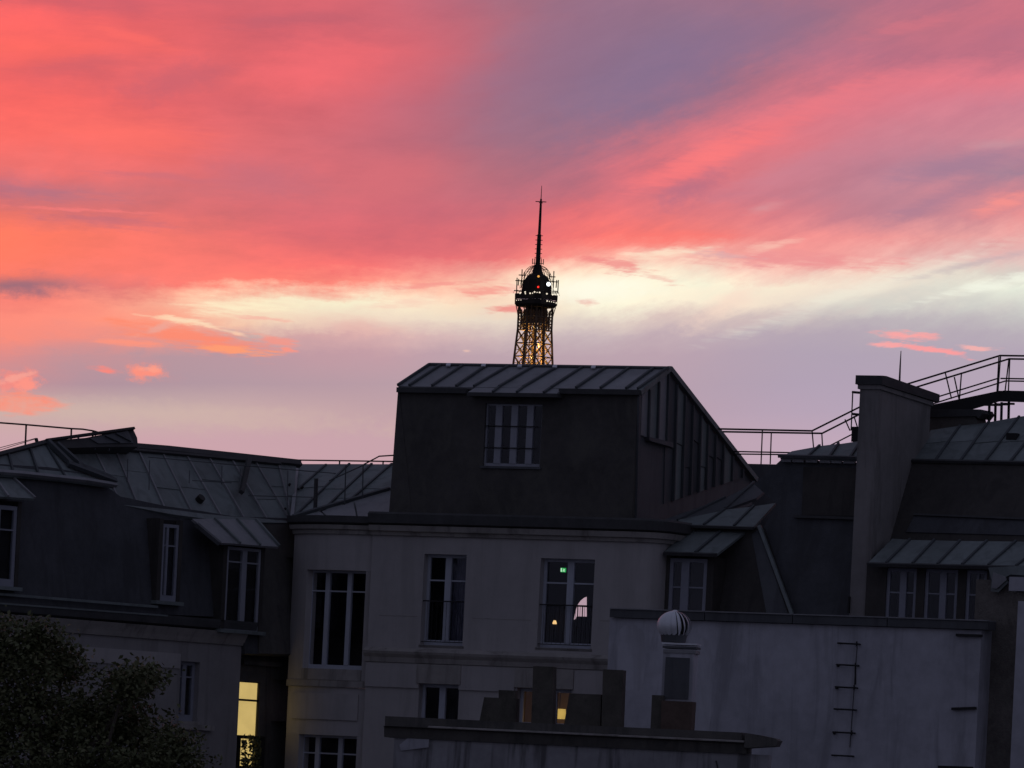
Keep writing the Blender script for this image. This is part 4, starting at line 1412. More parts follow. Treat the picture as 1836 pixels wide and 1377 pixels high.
# right roof: zinc upper slope, slate break, canopy, dormer range
pz = hit(pc, 1636, 828)
zz_ = M.loc(pz)
rz3 = M.slope(zz_[1], zz_[2], 1.5)
zinc(rbld, rz3, [((1636, 828), (1669, 772)), ((1676, 828.5), (1722, 764)), ((1721, 829), (1773, 758)), ((1765, 830), (1828, 748)), ((1810, 831), (1882, 741)), ((1860, 832), (1930, 736)), ((1920, 834), (2000, 740)), ((2000, 836), (2080, 742)), ((2100, 838), (2180, 744)), ((2220, 840), (2300, 746))], ZINC, 0.05, 0.05, laps=True)
pbar('eave_roll', rz3, (1632, 829), (2220, 841), 0.07, LEAD, rbld, 0.07, lift=0.05)
c = hit(rz3, 1815, 786)
k = MB()
k.box(Frame(c, 27), -0.12, 0.14, -0.1, 0.1, c.z - 0.03, c.z + 0.12)
k.build('roof_vent', IRON, rbld)
q4 = M.slope(zz_[1], zz_[2], 0.56)
plate('mansard_slope', q4, [(1630, 830), (2260, 842), (2260, 1000), (1560, 985)], 0.2, SLATE_B, rbld)
plate('mansard_band', q4, [(1640, 926), (1880, 936), (1880, 962), (1625, 955)], 0.03, SLATE, rbld, lift=0.03)
pbar('band_ledge', q4, (1640, 925), (1880, 935), 0.05, LEAD, rbld, 0.05, lift=0.06)
VD = 0.55
c3 = M.slope(VD - 0.35, M.Z(1680, 1012, VD - 0.35), 1.75)
zinc(rbld, c3, [((1556, 1010), (1600, 966)), ((1589, 1010.5), (1632, 968)), ((1636, 1011.5), (1676, 969)), ((1681, 1012.5), (1722, 970)), ((1725, 1013.5), (1770, 970.5)), ((1772, 1014.5), (1822, 971)), ((1822, 1015.5), (1880, 972)), ((1880, 1016), (1930, 972)), ((1960, 1018), (2010, 974)), ((2060, 1021), (2110, 977)), ((2200, 1025), (2250, 981))], ZINC, 0.05, 0.05)
pbar('canopy_edge', c3, (1555, 1012), (2200, 1027), 0.06, LEAD, rbld, 0.09)
zd0, zd1 = M.Z(1680, 1128, VD), M.Z(1680, 1019, VD)
hs_ = []
for a, b in ((1588, 1642), (1657, 1716), (1731, 1768)):
    hs_.append((M.U(a, 1065, VD), M.U(b, 1065, VD), zd0 + 0.1, zd1 - 0.02))
wall_holes('dormer_wall', M, VD, 0.15, M.U(1552, 1065, VD), M.U(2240, 1065, VD), 0, zd1 + 0.05, hs_, SLATE_B, rbld)
for i, (a, b, c, d) in enumerate(hs_):
    window(rbld, M, VD + 0.04, a, b, c, d, mull=((0.55, 0.16 if i < 2 else 0.05),), trans=(0.56,), fw=0.08, room=1.2, paint=PAINT_M, sill=False, room_v=0.12, name='dormer_window')
q = MB()
q.box(M, M.U(1440, 1000, 2.8), M.U(2240, 1000, 2.8), 2.8, 6.0, 0, M.Z(1500, 870, 2.8))
q.build('core_wall', STONE_D, rbld)

# metal walkway and stairs
wk = thing('metal_walkway', 'dark metal rooftop walkway with twin handrails and stairs climbing right', 'walkway', M.w(M.U(1460, 800, 5.0), 5.0, M.Z(1460, 810, 5.0)))
f1, f2 = M.pv(4.6), M.pv(5.3)


def rails(pl, segs, r=0.022, nm='handrail'):
    for a, b in segs:
        rod(nm, hit(pl, *a), hit(pl, *b), r, IRON, wk)


rails(f1, [((1288, 769), (1456, 772.5)), ((1456, 772.5), (1541, 730))])
rails(f2, [((1290, 774), (1474, 777)), ((1474, 777), (1541, 743))])
rails(f1, [((1316, 809.5), (1440, 812))], 0.017, 'knee_rail')
rails(f2, [((1320, 814), (1440, 815.5)), ((1486, 800), (1541, 772))], 0.017, 'knee_rail')
for pl, a, b in ((f1, (1367, 770), (1364.5, 832)), (f2, (1383, 775), (1381, 832)), (f1, (1456, 772), (1459.5, 812)), (f2, (1473.5, 777), (1475, 806)),
                 (f1, (1529, 702), (1526, 772)), (f2, (1515, 752), (1524, 772)), (f2, (1531, 746), (1537, 765))):
    rod('post', hit(pl, *a), hit(pl, *b), 0.017, IRON, wk)
rails(f1, [((1528, 703), (1546, 704.5)), ((1527, 742), (1546, 744))], 0.03)
k = MB()
k.box(M, M.U(1527, 770, 4.9), M.U(1550, 770, 4.9), 4.9, 5.4, M.Z(1535, 792, 4.9), M.Z(1535, 765, 4.9))
k.build('landing_plate', IRON, wk)
rails(f1, [((1622, 690), (1793, 637.5)), ((1793, 637.5), (2050, 641))])
rails(f2, [((1640, 695), (1809, 643.5)), ((1809, 643.5), (2050, 647))])
rails(f1, [((1670, 715), (1789, 678.5)), ((1794, 678.5), (2050, 683))], 0.018, 'knee_rail')
rails(f2, [((1668, 725.5), (1803, 683)), ((1803, 683), (2050, 687))], 0.018, 'knee_rail')
for pl, a, b in ((f1, (1794, 638), (1789, 706)), (f1, (1791, 640), (1787.5, 703)), (f2, (1809, 644), (1802, 702)), (f2, (1810.5, 644), (1808, 702)),
                 (f1, (1695, 669), (1706, 715)), (f1, (1711, 676), (1720, 718)), (f2, (1724, 668), (1720, 718))):
    rod('post', hit(pl, *a), hit(pl, *b), 0.018, IRON, wk)
plate('stair_stringer', M.pv(4.7), [(1660, 728), (1792, 700.5), (1792, 719), (1660, 758)], 0.06, IRON, wk)
plate('stair_stringer', M.pv(5.35), [(1660, 730), (1800, 700), (1800, 716), (1660, 758)], 0.06, IRON, wk)
for i in range(9):
    x_ = 1668 + i * 14
    y_ = 748 - i * 4.2
    p, q_ = hit(M.pv(4.78), x_, y_), hit(M.pv(5.33), x_ + 8, y_ - 1)
    k = MB()
    k.bar(p, q_, 0.2, 0.03)
    k.build('tread', IRON, wk)
plate('platform_beam', M.pv(4.7), [(1792.5, 700.5), (2050, 707), (2050, 728), (1790, 719.5)], 0.06, IRON, wk)
plate('platform_beam', M.pv(5.4), [(1800, 700), (2060, 706), (2060, 727), (1800, 718)], 0.06, IRON, wk)
k = MB()
k.box(M, M.U(1795, 712, 4.8), M.U(2050, 712, 4.8), 4.8, 5.38, M.Z(1830, 716, 4.8), M.Z(1830, 712, 4.8))
k.build('platform_grating', IRON, wk)
for pl, x_, y0_, y1_ in ((f1, 1774, 722, 766), (f1, 1796, 721, 760), (f2, 1785, 722, 764), (f2, 1809, 720, 758)):
    rod('support_leg', hit(pl, x_, y0_), hit(pl, x_ - 1, y1_), 0.035, IRON, wk)
    k = MB()
    p = hit(pl, x_, y0_ + 4)
    k.bar(p - M.u * 0.14, p + M.u * 0.14, 0.05)
    k.build('leg_bracket', IRON, wk)

# ================================================================ blank courtyard wall
VE = -5.0
ew = thing('courtyard_wall', 'large blank grey-blue rendered wall with coping and iron rungs', 'wall', M.w(M.U(1430, 1377, VE), VE, 0))
ue0, ue1 = M.U(1091, 1160, VE), M.U(1754, 1250, VE)
ze = M.Z(1430, 1119, VE)
k = MB()
k.box(M, ue0, ue1, VE, VE + 3.0, 0, ze)
k.build('wall_face', CEMENT, ew)
segs = [(1093, 1262), (1264, 1420), (1422, 1590), (1592, 1772)]
zt1, zt2 = M.Z(1430, 1118, VE - 0.1), M.Z(1430, 1103, VE - 0.1)
for a, b in segs:
    k = MB()
    k.box(M, M.U(a, 1105, VE - 0.1), M.U(b, 1112, VE - 0.1), VE - 0.1, VE + 0.35, zt1 + 0.003, zt2)
    k.build('coping_stone', ZINC_D, ew)
    k = MB()
    k.box(M, M.U(a, 1105, VE - 0.1) + 0.01, M.U(b, 1112, VE - 0.1) - 0.01, VE - 0.13, VE + 0.38, zt2 + 0.003, zt2 + 0.03)
    k.build('coping_lip', ZINC_L, ew)
rung_y = [1153, 1191.5, 1231.5, 1271, 1312.5, 1354]
for i, y_ in enumerate(rung_y):
    xl = 1502 - i * 2.1
    xr = 1537 - i * 2.3
    k = MB()
    a, b = hit(M.pv(VE - 0.16), xl, y_), hit(M.pv(VE - 0.16), xr, y_ + 1.8)
    k.tube(a, b, 0.02, None, 8)
    k.tube(a, a + M.v * 0.2, 0.02, None, 8)
    k.tube(b, b + M.v * 0.2, 0.02, None, 8)
    k.build('rung', IRON, ew)
    if i in (0, 1, 2, 4):
        pbar('rung_shadow', M.pv(VE), (xr - 0.5, y_ - 3), (xr - 0.7, y_ + (36 if i == 1 else 6)), 0.03, IRON, ew, 0.02, lift=0.012)  # dark bars stand in for the shadows beside the rungs
    if i in (1, 2, 4):
        pbar('rung_bolt', M.pv(VE), (xl + 3, y_ - 1), (xl + 3, y_ + 4), 0.06, IRON, ew, 0.03, lift=0.015)
pbar('wall_cable', M.pv(VE), (1537, 1160), (1524, 1340), 0.012, LEAD, ew, 0.012, lift=0.01)
for a, b in (((1716, 1138.5), (1762, 1140)), ((1708, 1271), (1751, 1269.5)), ((1684, 1375), (1745, 1377))):
    pbar('iron_bracket', M.pv(VE), a, b, 0.055, IRON, ew, 0.08, lift=0.04)

def patch(parent, pl, cx_, cy_, w_, h_, m, seed, lift=0.006, nm='render_patch'):
    rg = random.Random(seed)
    n = 30
    pts = []
    for i in range(n):
        t = 2 * math.pi * i / n
        e = rg.uniform(0.92, 1.03)
        sx_ = math.copysign(abs(math.cos(t)) ** 0.6, math.cos(t))
        sy_ = math.copysign(abs(math.sin(t)) ** 0.6, math.sin(t))
        pts.append((cx_ + w_ * sx_ * e, cy_ + h_ * sy_ * e))
    return plate(nm, pl, pts, lift + 0.01, m, parent, lift=lift)


PATCH_L = mat('fresh_render_patch', (0.51, 0.51, 0.56), 0.16, 0.92, 0.6, (0.36, 0.355, 0.385), 0.5, True, bump=0.006)
patch(ew, M.pv(VE), 1132, 1180, 26, 60, PATCH_L, 9, 0.004)
patch(ew, M.pv(VE), 1262, 1230, 14, 90, PATCH_L, 12, 0.004)
# rough pier at the right edge, and the paler wall beyond it
pw_ = thing('pier_wall', 'rough brown rendered pier with crumpled zinc flashing at the right edge', 'wall', M.w(M.U(1790, 1377, -4.4), -4.4, 0))
k = MB()
k.box(M, M.U(1740, 1250, -4.4), M.U(1830, 1250, -4.4), -4.4, -1.6, 0, M.Z(1795, 1040, -4.4))
k.build('pier_face', ROUGH, pw_)
fl_ = M.pv(-4.55)
plate('flashing', fl_, [(1772, 1018), (1836, 1014), (1870, 1016), (1870, 1034), (1812, 1030), (1800, 1036), (1808, 1044), (1790, 1062), (1776, 1060), (1778, 1040)], 0.05, ZINC, pw_)
plate('flashing_fold', fl_, [(1782, 1026), (1804, 1034), (1806, 1040), (1788, 1056), (1779, 1054)], 0.03, ZINC_L, pw_, lift=0.05)
plate('capping', M.pv(-4.5), [(1772, 1016), (1880, 1017), (1880, 1038), (1774, 1040)], 1.2, ZINC_D, pw_, lift=-0.02)
pw2 = thing('side_wall', 'pale rendered wall sliver at the far right edge of the picture', 'wall', M.w(M.U(1860, 1377, -4.8), -4.8, 0))
k = MB()
k.box(M, M.U(1817, 1250, -4.8), M.U(2300, 1250, -4.8), -4.8, -2.0, 0, M.Z(1840, 1078, -4.8))
k.build('wall_face', CEMENT, pw2)
k = MB()
k.box(M, M.U(1809, 1050, -4.85), M.U(2300, 1050, -4.85), -4.85, -2.0, M.Z(1840, 1060, -4.85), M.Z(1840, 1035, -4.85))
k.build('wall_coping', CEMENT, pw2)
k = MB()
k.box(M, M.U(1822, 1068, -4.75), M.U(2300, 1068, -4.75), -4.75, -2.0, M.Z(1840, 1078, -4.75) + 0.003, M.Z(1840, 1060, -4.75) - 0.003)
k.build('wall_neck', ROUGH, pw2)

# ================================================================ chimney wall in the foreground
G = Frame(at(1040, 1310, 138.0), 10.0)
gw = thing('chimney_wall', 'stained low wall with dark projecting coping and stub flues, bottom centre', 'wall', G.w(0, 0.3, 0))
ug0, ug1 = G.U(706, 1340), G.U(1378, 1350)
zg_ = G.Z(1040, 1338)
k = MB()
k.box(G, ug0, ug1, 0, 0.5, 0, zg_)
k.build('wall_face', mat('sooty_cement_render', (0.33, 0.325, 0.345), 0.25, 0.92, 0.8, (0.1, 0.097, 0.1), 0.85, True, bump=0.015), gw)
zA, zB, zC_ = G.Z(1040, 1338), G.Z(1040, 1318), G.Z(1040, 1300)
sweep('coping', G, [(G.U(690, 1310), 0), (G.U(1340, 1330), 0)], [(0.003, zA), (0.05, zA), (0.1, zB - 0.03), (0.2, zB), (-0.7, zB), (-0.7, zA)], STONE_D, gw)  # dark stone also carries the shade under the projecting course
sweep('coping_lip', G, [(G.U(770, 1310), 0), (G.U(1336, 1330), 0)], [(0.05, zB + 0.004), (0.205, zB + 0.004), (0.205, zB + 0.03), (0.05, zB + 0.045)], STONE, gw)  # paler stone stands in for light on the drip edge
sweep('coping_top', G, [(G.U(690, 1310), 0), (G.U(1330, 1330), 0)], [(0.04, zB + 0.004), (0.04, zC_), (-0.55, zC_), (-0.55, zB + 0.004)], STONE_D, gw)
# rounded end of the coping
plate('coping_end', G.pv(-0.19), [(1336, 1314), (1362, 1318), (1390, 1324), (1395, 1328), (1390, 1338), (1340, 1341), (1334, 1340)], 0.7, STONE_D, gw)
# broken mortar fillet, left
plate('mortar_fillet', G.pv(-0.02), [(716, 1336), (738, 1318), (746, 1314), (764, 1315), (770, 1322), (768, 1340), (720, 1346)], 0.06, CEMENT, gw, lift=0.02)


pbar('drip_streak', G.pv(0.0), (1284, 1364), (1288, 1382), 0.03, LEAD, gw, 0.02, lift=0.01)


def flue(x0, x1, yt, yb, v, d, m, x0b=None, x1b=None, cap=0.0):
    x0b = x0 - 4 if x0b is None else x0b
    x1b = x1 - 4 if x1b is None else x1b
    pl = G.pv(v)
    pts = [hit(pl, x0, yt), hit(pl, x1, yt + (x1 - x0) * 0.04), hit(pl, x1b, yb), hit(pl, x0b, yb - 1)]
    k = MB()
    k.prism(pts, G.v * d)
    o = k.build('flue', m, gw)
    if cap:
        k = MB()
        a, b = pts[0], pts[1]
        k.prism([a - G.u * 0.03 - G.v * 0.03 - Vector((0, 0, 0.04)), b + G.u * 0.03 - G.v * 0.03 - Vector((0, 0, 0.04)), b + G.u * 0.03 - G.v * 0.03 + Vector((0, 0, 0.04)), a - G.u * 0.03 - G.v * 0.03 + Vector((0, 0, 0.04))], G.v * (d + 0.06))
        k.build('flue_cap', m, gw)
    return o


flue(956, 992, 1194, 1306, 0.02, 0.42, BRICK_D, 952, 990)
flue(1081, 1117, 1200, 1310, 0.03, 0.42, BRICK_D, 1078, 1113)
flue(868, 926, 1250, 1302, 0.1, 0.4, BRICK_D, 858, 924)
flue(894, 924, 1237, 1252, 0.14, 0.3, BRICK_D, 894, 924)
flue(1021, 1078, 1243, 1306, 0.1, 0.4, BRICK_D, 1010, 1076)
flue(1169, 1188, 1246, 1312, 0.05, 0.4, BRICK_D, 1166, 1186)
flue(1186, 1242, 1256, 1322, 0.0, 0.5, TERRA, 1184, 1238)

# ventilator: rendered shaft with ledge and finned aluminium cowl
vt = thing('roof_ventilator', 'round bright aluminium cowl with radial fins on a slim grey shaft', 'ventilator', hit(G.pv(0.3), 1215, 1258))
pv_ = G.pv(0.35)
p = [hit(pv_, 1189, 1168), hit(pv_, 1244, 1170), hit(pv_, 1240, 1262), hit(pv_, 1185, 1260)]
k = MB()
k.prism(p, G.v * 0.62)
k.build('shaft', CEMENT, vt)
plate('shaft_panel', G.pv(0.34), [(1194, 1178), (1237, 1180), (1234, 1254), (1190, 1252)], 0.012, ZINC_D, vt, lift=0.012)
for y_, hh, ov, m_ in ((1152, 3, 3, BRIGHT), (1157.5, 4, 2, ZINC_D), (1164, 6, 1, ZINC_L)):  # bright strip puts the ledge's highlights into the colour
    pl = G.pv(0.33)
    pts = [hit(pl, 1190 - ov, y_), hit(pl, 1246 + ov, y_ + 2), hit(pl, 1246 + ov, y_ + 2 + hh), hit(pl, 1190 - ov, y_ + hh)]
    k = MB()
    k.prism(pts, G.v * 0.66)
    k.build('shaft_ledge', m_, vt)
cc = hit(G.pv(0.66), 1209, 1122)
rx, rzz = 0.36, 0.31
V, F = [], []
n_, m2 = 16, 8
for i in range(m2 + 1):
    ph = -0.75 + (math.pi / 2 + 0.75) * i / m2
    for j in range(n_):
        th = 2 * math.pi * j / n_
        V.append(cc + Vector((math.cos(ph) * math.cos(th) * rx * 0.78, math.cos(ph) * math.sin(th) * rx * 0.78, math.sin(ph) * rzz * 0.86)))
for i in range(m2):
    for j in range(n_):
        F.append((i * n_ + j, i * n_ + (j + 1) % n_, (i + 1) * n_ + (j + 1) % n_, (i + 1) * n_ + j))
F.append(tuple(range(n_)))
mesh('cowl_core', V, F, IRON, vt, True)
ns = 18
for i in range(ns):
    t0 = 2 * math.pi * i / ns
    # left fins closed so the shape makes that side look lit, right ones open
    open_ = max(0.0, math.cos(t0 + 0.25)) ** 0.7
    V, F = [], []
    nj = 12
    for j in range(nj + 1):
        f_ = j / nj
        ph = -0.70 + (math.pi / 2 + 0.64) * f_
        wd_ = (2 * math.pi / ns) * (1.08 - 0.5 * open_) * min(1.0, 0.12 + 1.9 * f_ + 0.9 * (1 - open_))
        tw_ = t0 + 0.22 * (1 - f_)
        for s_, rad in ((-0.5, 1.0), (0.0, 0.985), (0.5, 0.93 - 0.1 * open_)):
            a_ = tw_ + wd_ * s_
            V.append(cc + Vector((math.cos(ph) * math.cos(a_) * rx * rad, math.cos(ph) * math.sin(a_) * rx * rad, math.sin(ph) * rzz * (0.94 + 0.06 * rad))))
    for j in range(nj):
        for s_ in (0, 1):
            F.append((3 * j + s_, 3 * j + s_ + 1, 3 * j + s_ + 4, 3 * j + s_ + 3))
    mesh('fin', V, F, BRIGHT, vt, True)
k = MB()
k.tube(cc + Vector((0, 0, rzz * 0.96)), cc + Vector((0, 0, rzz * 1.06)), 0.07, 0.03, 12)
k.build('crown_cap', BRIGHT, vt)
k = MB()
zb2 = cc.z - 0.68 * rzz
k.tube(Vector((cc.x, cc.y, zb2 - 0.13)), Vector((cc.x, cc.y, zb2 + 0.04)), 0.25, 0.28, 18)
k.build('cowl_neck', ZINC_D, vt)
k = MB()
k.tube(cc - Vector((0, 0, 0.2)), cc + Vector((0, 0, rzz * 0.9)), 0.05, 0.05, 8)
k.build('spindle', IRON, vt)

for o_ in (ew, pw_, pw2, gw):
    o_['kind'] = 'thing'

# ================================================================ tree
TR = at(110, 1400, 118.0)
tree = thing('tree', 'dense dark green leafy tree at the bottom left corner', 'tree', Vector((TR.x, TR.y, 0)))
rng = random.Random(11)
blobs = []
for px, py, r in ((20, 1175, 0.75), (70, 1150, 0.5), (110, 1190, 0.6), (60, 1260, 0.9), (0, 1330, 1.1), (150, 1290, 0.7), (225, 1225, 0.5), (262, 1215, 0.35),
                  (200, 1290, 0.75), (260, 1330, 0.75), (320, 1350, 0.55), (130, 1370, 1.0), (240, 1400, 0.9), (345, 1410, 0.6), (-60, 1240, 1.0),
                  (40, 1430, 1.2), (300, 1450, 0.9), (-80, 1420, 1.3), (180, 1460, 1.2), (-30, 1140, 0.6)):
    c = at(px, py, 118.0 + rng.uniform(-1.0, 1.0))
    blobs.append((c, r))
V, F = [], []
ends = []
for c, r in blobs:
    n = int(2400 * r ** 1.6) + 500
    for cl in range(max(8, n // 26)):
        d = Vector((rng.gauss(0, 1), rng.gauss(0, 1), rng.gauss(0, 1))).normalized()
        rad = r * (rng.random() ** 0.45) * rng.uniform(0.7, 1.15)
        cc_ = c + Vector((d.x * rad, d.y * rad, d.z * rad * 0.8))
        if rng.random() < 0.25:
            ends.append((c, cc_))
        for i in range(26):
            o = Vector((rng.gauss(0, 0.14), rng.gauss(0, 0.14), rng.gauss(0, 0.09)))
            p = cc_ + o
            a = Vector((rng.gauss(0, 1), rng.gauss(0, 1), rng.gauss(0, 0.6) - 0.3)).normalized()
            b = a.cross(Vector((rng.gauss(0, 1), rng.gauss(0, 1), rng.gauss(0, 1) + 0.8))).normalized()
            s = rng.uniform(0.03, 0.066)
            a, b = a * s, b * s * 0.55
            i0 = len(V)
            V += [p - a, p - a * 0.2 + b, p + a, p - a * 0.2 - b]
            F.append((i0, i0 + 1, i0 + 2, i0 + 3))
cr = mesh('crown', V, F, leafmat(), tree, recalc=False)
cr['kind'] = 'stuff'
k = MB()
base_ = Vector((TR.x, TR.y, 0))
top_ = at(110, 1430, 118.0)
prevp, prevr = base_, 0.32
for i in range(1, 8):
    t = i / 7.0
    p = base_.lerp(top_, t) + Vector((math.sin(t * 4) * 0.25, math.cos(t * 3) * 0.2 - 0.2, 0))
    r = 0.32 - 0.2 * t
    k.tube(prevp, p, prevr, r, 10)
    prevp, prevr = p, r
k.build('trunk', BARK, tree, True)
trunk_top = prevp
for c, r in blobs:
    k = MB()
    st = base_.lerp(trunk_top, rng.uniform(0.78, 0.98))
    mid = st.lerp(c, 0.5) + Vector((rng.gauss(0, 0.15), rng.gauss(0, 0.15), 0.15))
    k.tube(st, mid, 0.09, 0.055, 6)
    k.tube(mid, c, 0.055, 0.02, 6)
    for c0, e in ends:
        if (c0 - c).length < 1e-6:
            k.tube(c, e, 0.016, 0.006, 4)
    k.build('limb', BARK, tree)

# ================================================================ the tower
DT = 3209.0
tb = at(955.5, 655, DT)
TX, TY = tb.x, tb.y
T = Frame(Vector((TX, TY, 0)), 41.0)
tw = thing('lattice_tower', 'distant iron lattice tower with lit summit cabin and mast on the horizon', 'tower', Vector((TX, TY, 0)))
zof = lambda y: at(955.5, y, DT).z
Z = {y: zof(y) for y in (333, 361, 365, 420, 470, 480, 495, 527, 550, 566, 592, 615, 640, 664, 700)}


def half(z):
    """half side of the square shaft at height z"""
    pts = [(0, 55), (57, 32), (115, 17), (190, 9.6), (Z[664], 6.75), (Z[592], 5.75), (Z[566], 5.75), (400, 5.7)]
    for (a, b), (c, d) in zip(pts[:-1], pts[1:]):
        if a <= z <= c:
            return b + (d - b) * (z - a) / (c - a)
    return 5.7


def tp(sx, sy, z, hx=None):
    h_ = half(z) if hx is None else hx
    return T.w(sx * h_, sy * h_, z)


levels = [Z[700], Z[664], Z[640], Z[615], Z[592]]
levels = [zof(y) for y in (712, 688, 664, 640, 616, 592)]
for sx, sy in ((-1, -1), (1, -1), (1, 1), (-1, 1)):
    k = MB()
    zz = [levels[0], zof(592), zof(552)]
    for a, b in zip(zz[:-1], zz[1:]):
        k.bar(tp(sx, sy, a), tp(sx, sy, b), 1.0)
    k.build('corner_column', TOWER, tw)
faces = [((-1, -1), (1, -1)), ((1, -1), (1, 1)), ((1, 1), (-1, 1)), ((-1, 1), (-1, -1))]
for (a, b) in faces:
    mid = ((a[0] + b[0]) / 2, (a[1] + b[1]) / 2)
    k = MB()
    for z0, z1 in ((levels[0], zof(592)), (zof(592), zof(552))):
        k.bar(tp(mid[0] * 0.985, mid[1] * 0.985, z0), tp(mid[0] * 0.985, mid[1] * 0.985, z1), 0.95)
    k.build('middle_column', TOWER, tw)
    for lo, hi in zip(levels[:-1], levels[1:]):
        k = MB()
        for p, q in ((a, mid), (mid, b)):
            k.bar(tp(p[0], p[1], lo), tp(q[0], q[1], hi), 0.42)
            k.bar(tp(q[0], q[1], lo), tp(p[0], p[1], hi), 0.42)
            # light secondary lacing
            zm = (lo + hi) / 2
            k.bar(tp(p[0], p[1], zm), tp(q[0], q[1], zm), 0.18)
        k.build('cross_brace', TOWER, tw)
        k = MB()
        k.bar(tp(a[0], a[1], hi), tp(b[0], b[1], hi), 0.5)
        k.build('cross_beam', TOWER, tw)
    # narrower gallery storey under the platform
    za, zb, zc = zof(592), zof(580), zof(556)
    k = MB()
    for i in range(7):
        f0 = i / 6.0
        p = (a[0] + (b[0] - a[0]) * f0, a[1] + (b[1] - a[1]) * f0)
        k.bar(tp(p[0], p[1], za), tp(p[0], p[1], zc), 0.42)
    for zz in (za, zb, zof(568)):
        k.bar(tp(a[0], a[1], zz), tp(b[0], b[1], zz), 0.55)
    for i in range(6):
        f0, f1_ = i / 6.0, (i + 1) / 6.0
        p = (a[0] + (b[0] - a[0]) * f0, a[1] + (b[1] - a[1]) * f0)
        q = (a[0] + (b[0] - a[0]) * f1_, a[1] + (b[1] - a[1]) * f1_)
        k.bar(tp(p[0], p[1], za), tp(q[0], q[1], zb), 0.2)
        k.bar(tp(q[0], q[1], za), tp(p[0], p[1], zb), 0.2)
        for z0, z1 in ((zb, zof(568)), (zof(568), zc)):
            k.bar(tp(p[0], p[1], z0), tp(q[0], q[1], z1), 0.16)
            k.bar(tp(q[0], q[1], z0), tp(p[0], p[1], z1), 0.16)
    k.build('gallery_lattice', TOWER, tw)
    # curved brackets flaring out to the platform
    for i in range(5):
        f0 = i / 4.0
        k = MB()
        pr_ = None
        for j in range(7):
            t = j / 6.0
            z_ = zof(584) + (zof(549) - zof(584)) * t
            hh = 5.75 + ((7.7 if 0 < i < 4 else 6.75) - 5.75) * (t ** 2.2)
            p = T.w((a[0] + (b[0] - a[0]) * f0) * hh, (a[1] + (b[1] - a[1]) * f0) * hh, z_)
            if pr_ is not None:
                k.bar(pr_, p, 0.4)
            pr_ = p
        k.build('bracket', TOWER, tw)
# lower tower, hidden behind the roofs: four battered legs and plain bracing, one part
k = MB()
lv = [0, 30, 57, 85, 115, 140, 165, 190, 210, levels[0]]
for sx, sy in ((-1, -1), (1, -1), (1, 1), (-1, 1)):
    for a, b in zip(lv[:-1], lv[1:]):
        k.bar(tp(sx, sy, a), tp(sx, sy, b), 4.0 if a < 115 else 2.0)
for (a, b) in faces:
    for z0, z1 in zip(lv[2:-1], lv[3:]):
        k.bar(tp(a[0], a[1], z0), tp(b[0], b[1], z1), 0.9)
        k.bar(tp(b[0], b[1], z0), tp(a[0], a[1], z1), 0.9)
    for z_ in (57, 115):
        k.bar(tp(a[0], a[1], z_), tp(b[0], b[1], z_), 4.0)
o = k.build('lower_shaft', TOWER, tw)
o['kind'] = 'stuff'
# lift core
k = MB()
for sx, sy in ((-1, -1), (1, -1), (1, 1), (-1, 1)):
    k.bar(T.w(sx * 1.6, sy * 1.6, levels[0]), T.w(sx * 1.6, sy * 1.6, zof(552)), 0.5)
for i in range(14):
    z_ = levels[0] + (zof(552) - levels[0]) * i / 14.0
    z2 = z_ + 1.9
    for (a, b) in faces:
        k.bar(T.w(a[0] * 1.6, a[1] * 1.6, z_), T.w(b[0] * 1.6, b[1] * 1.6, z2), 0.25)
k.build('lift_shaft', TOWER, tw)
k = MB()
k.box(T, -3.3, 3.3, -3.3, 3.3, zof(579), zof(550))
k.build('lift_housing', mat('dark_tower_iron', (0.03, 0.024, 0.02), 0.2, 0.7, 0.2), tw)
DK = MATS['dark_tower_iron']


def ring(h0, h1, z0, z1, cut=0.28):
    """octagonal storey with chamfered corners"""
    def oc(h_, z):
        c = h_ * (1 - cut)
        return [T.w(x, y, z) for x, y in ((-c, -h_), (c, -h_), (h_, -c), (h_, c), (c, h_), (-c, h_), (-h_, c), (-h_, -c))]
    a, b = oc(h0, z0), oc(h1, z1)
    return a + b, [tuple(range(8))[::-1], tuple(range(8, 16))] + [(i, (i + 1) % 8, 8 + (i + 1) % 8, 8 + i) for i in range(8)]


k = MB()
k.add(*ring(7.2, 8.3, zof(551), zof(546.5)))
k.add(*ring(8.3, 8.35, zof(546.4), zof(538.5)))
k.build('platform_lower', DK, tw)
k = MB()
k.add(*ring(8.0, 8.0, zof(538.4), zof(537.6)))
k.build('platform_glazing', GLASS, tw)
k = MB()
k.add(*ring(8.35, 8.4, zof(537.5), zof(528)))
k.build('platform_upper', DK, tw)
# cage above the open deck
k = MB()
k.add(*ring(5.9, 5.9, zof(527.5), zof(519)))
k.add(*ring(5.7, 5.5, zof(518.8), zof(503)))
k.add(*ring(5.0, 3.9, zof(502.8), zof(495)))
k.add(*ring(3.9, 1.8, zof(494.8), zof(489)))
k.build('summit_cabin', DK, tw)
k = MB()
for (a, b) in faces:
    for i in range(9):
        f0 = i / 8.0
        x, y = (a[0] + (b[0] - a[0]) * f0) * 7.9, (a[1] + (b[1] - a[1]) * f0) * 7.9
        k.bar(T.w(x, y, zof(528)), T.w(x * 0.93, y * 0.93, zof(521)), 0.14)
    k.bar(T.w(a[0] * 7.7, a[1] * 7.7, zof(523)), T.w(b[0] * 7.7, b[1] * 7.7, zof(523)), 0.2)
k.build('deck_cage', DK, tw)
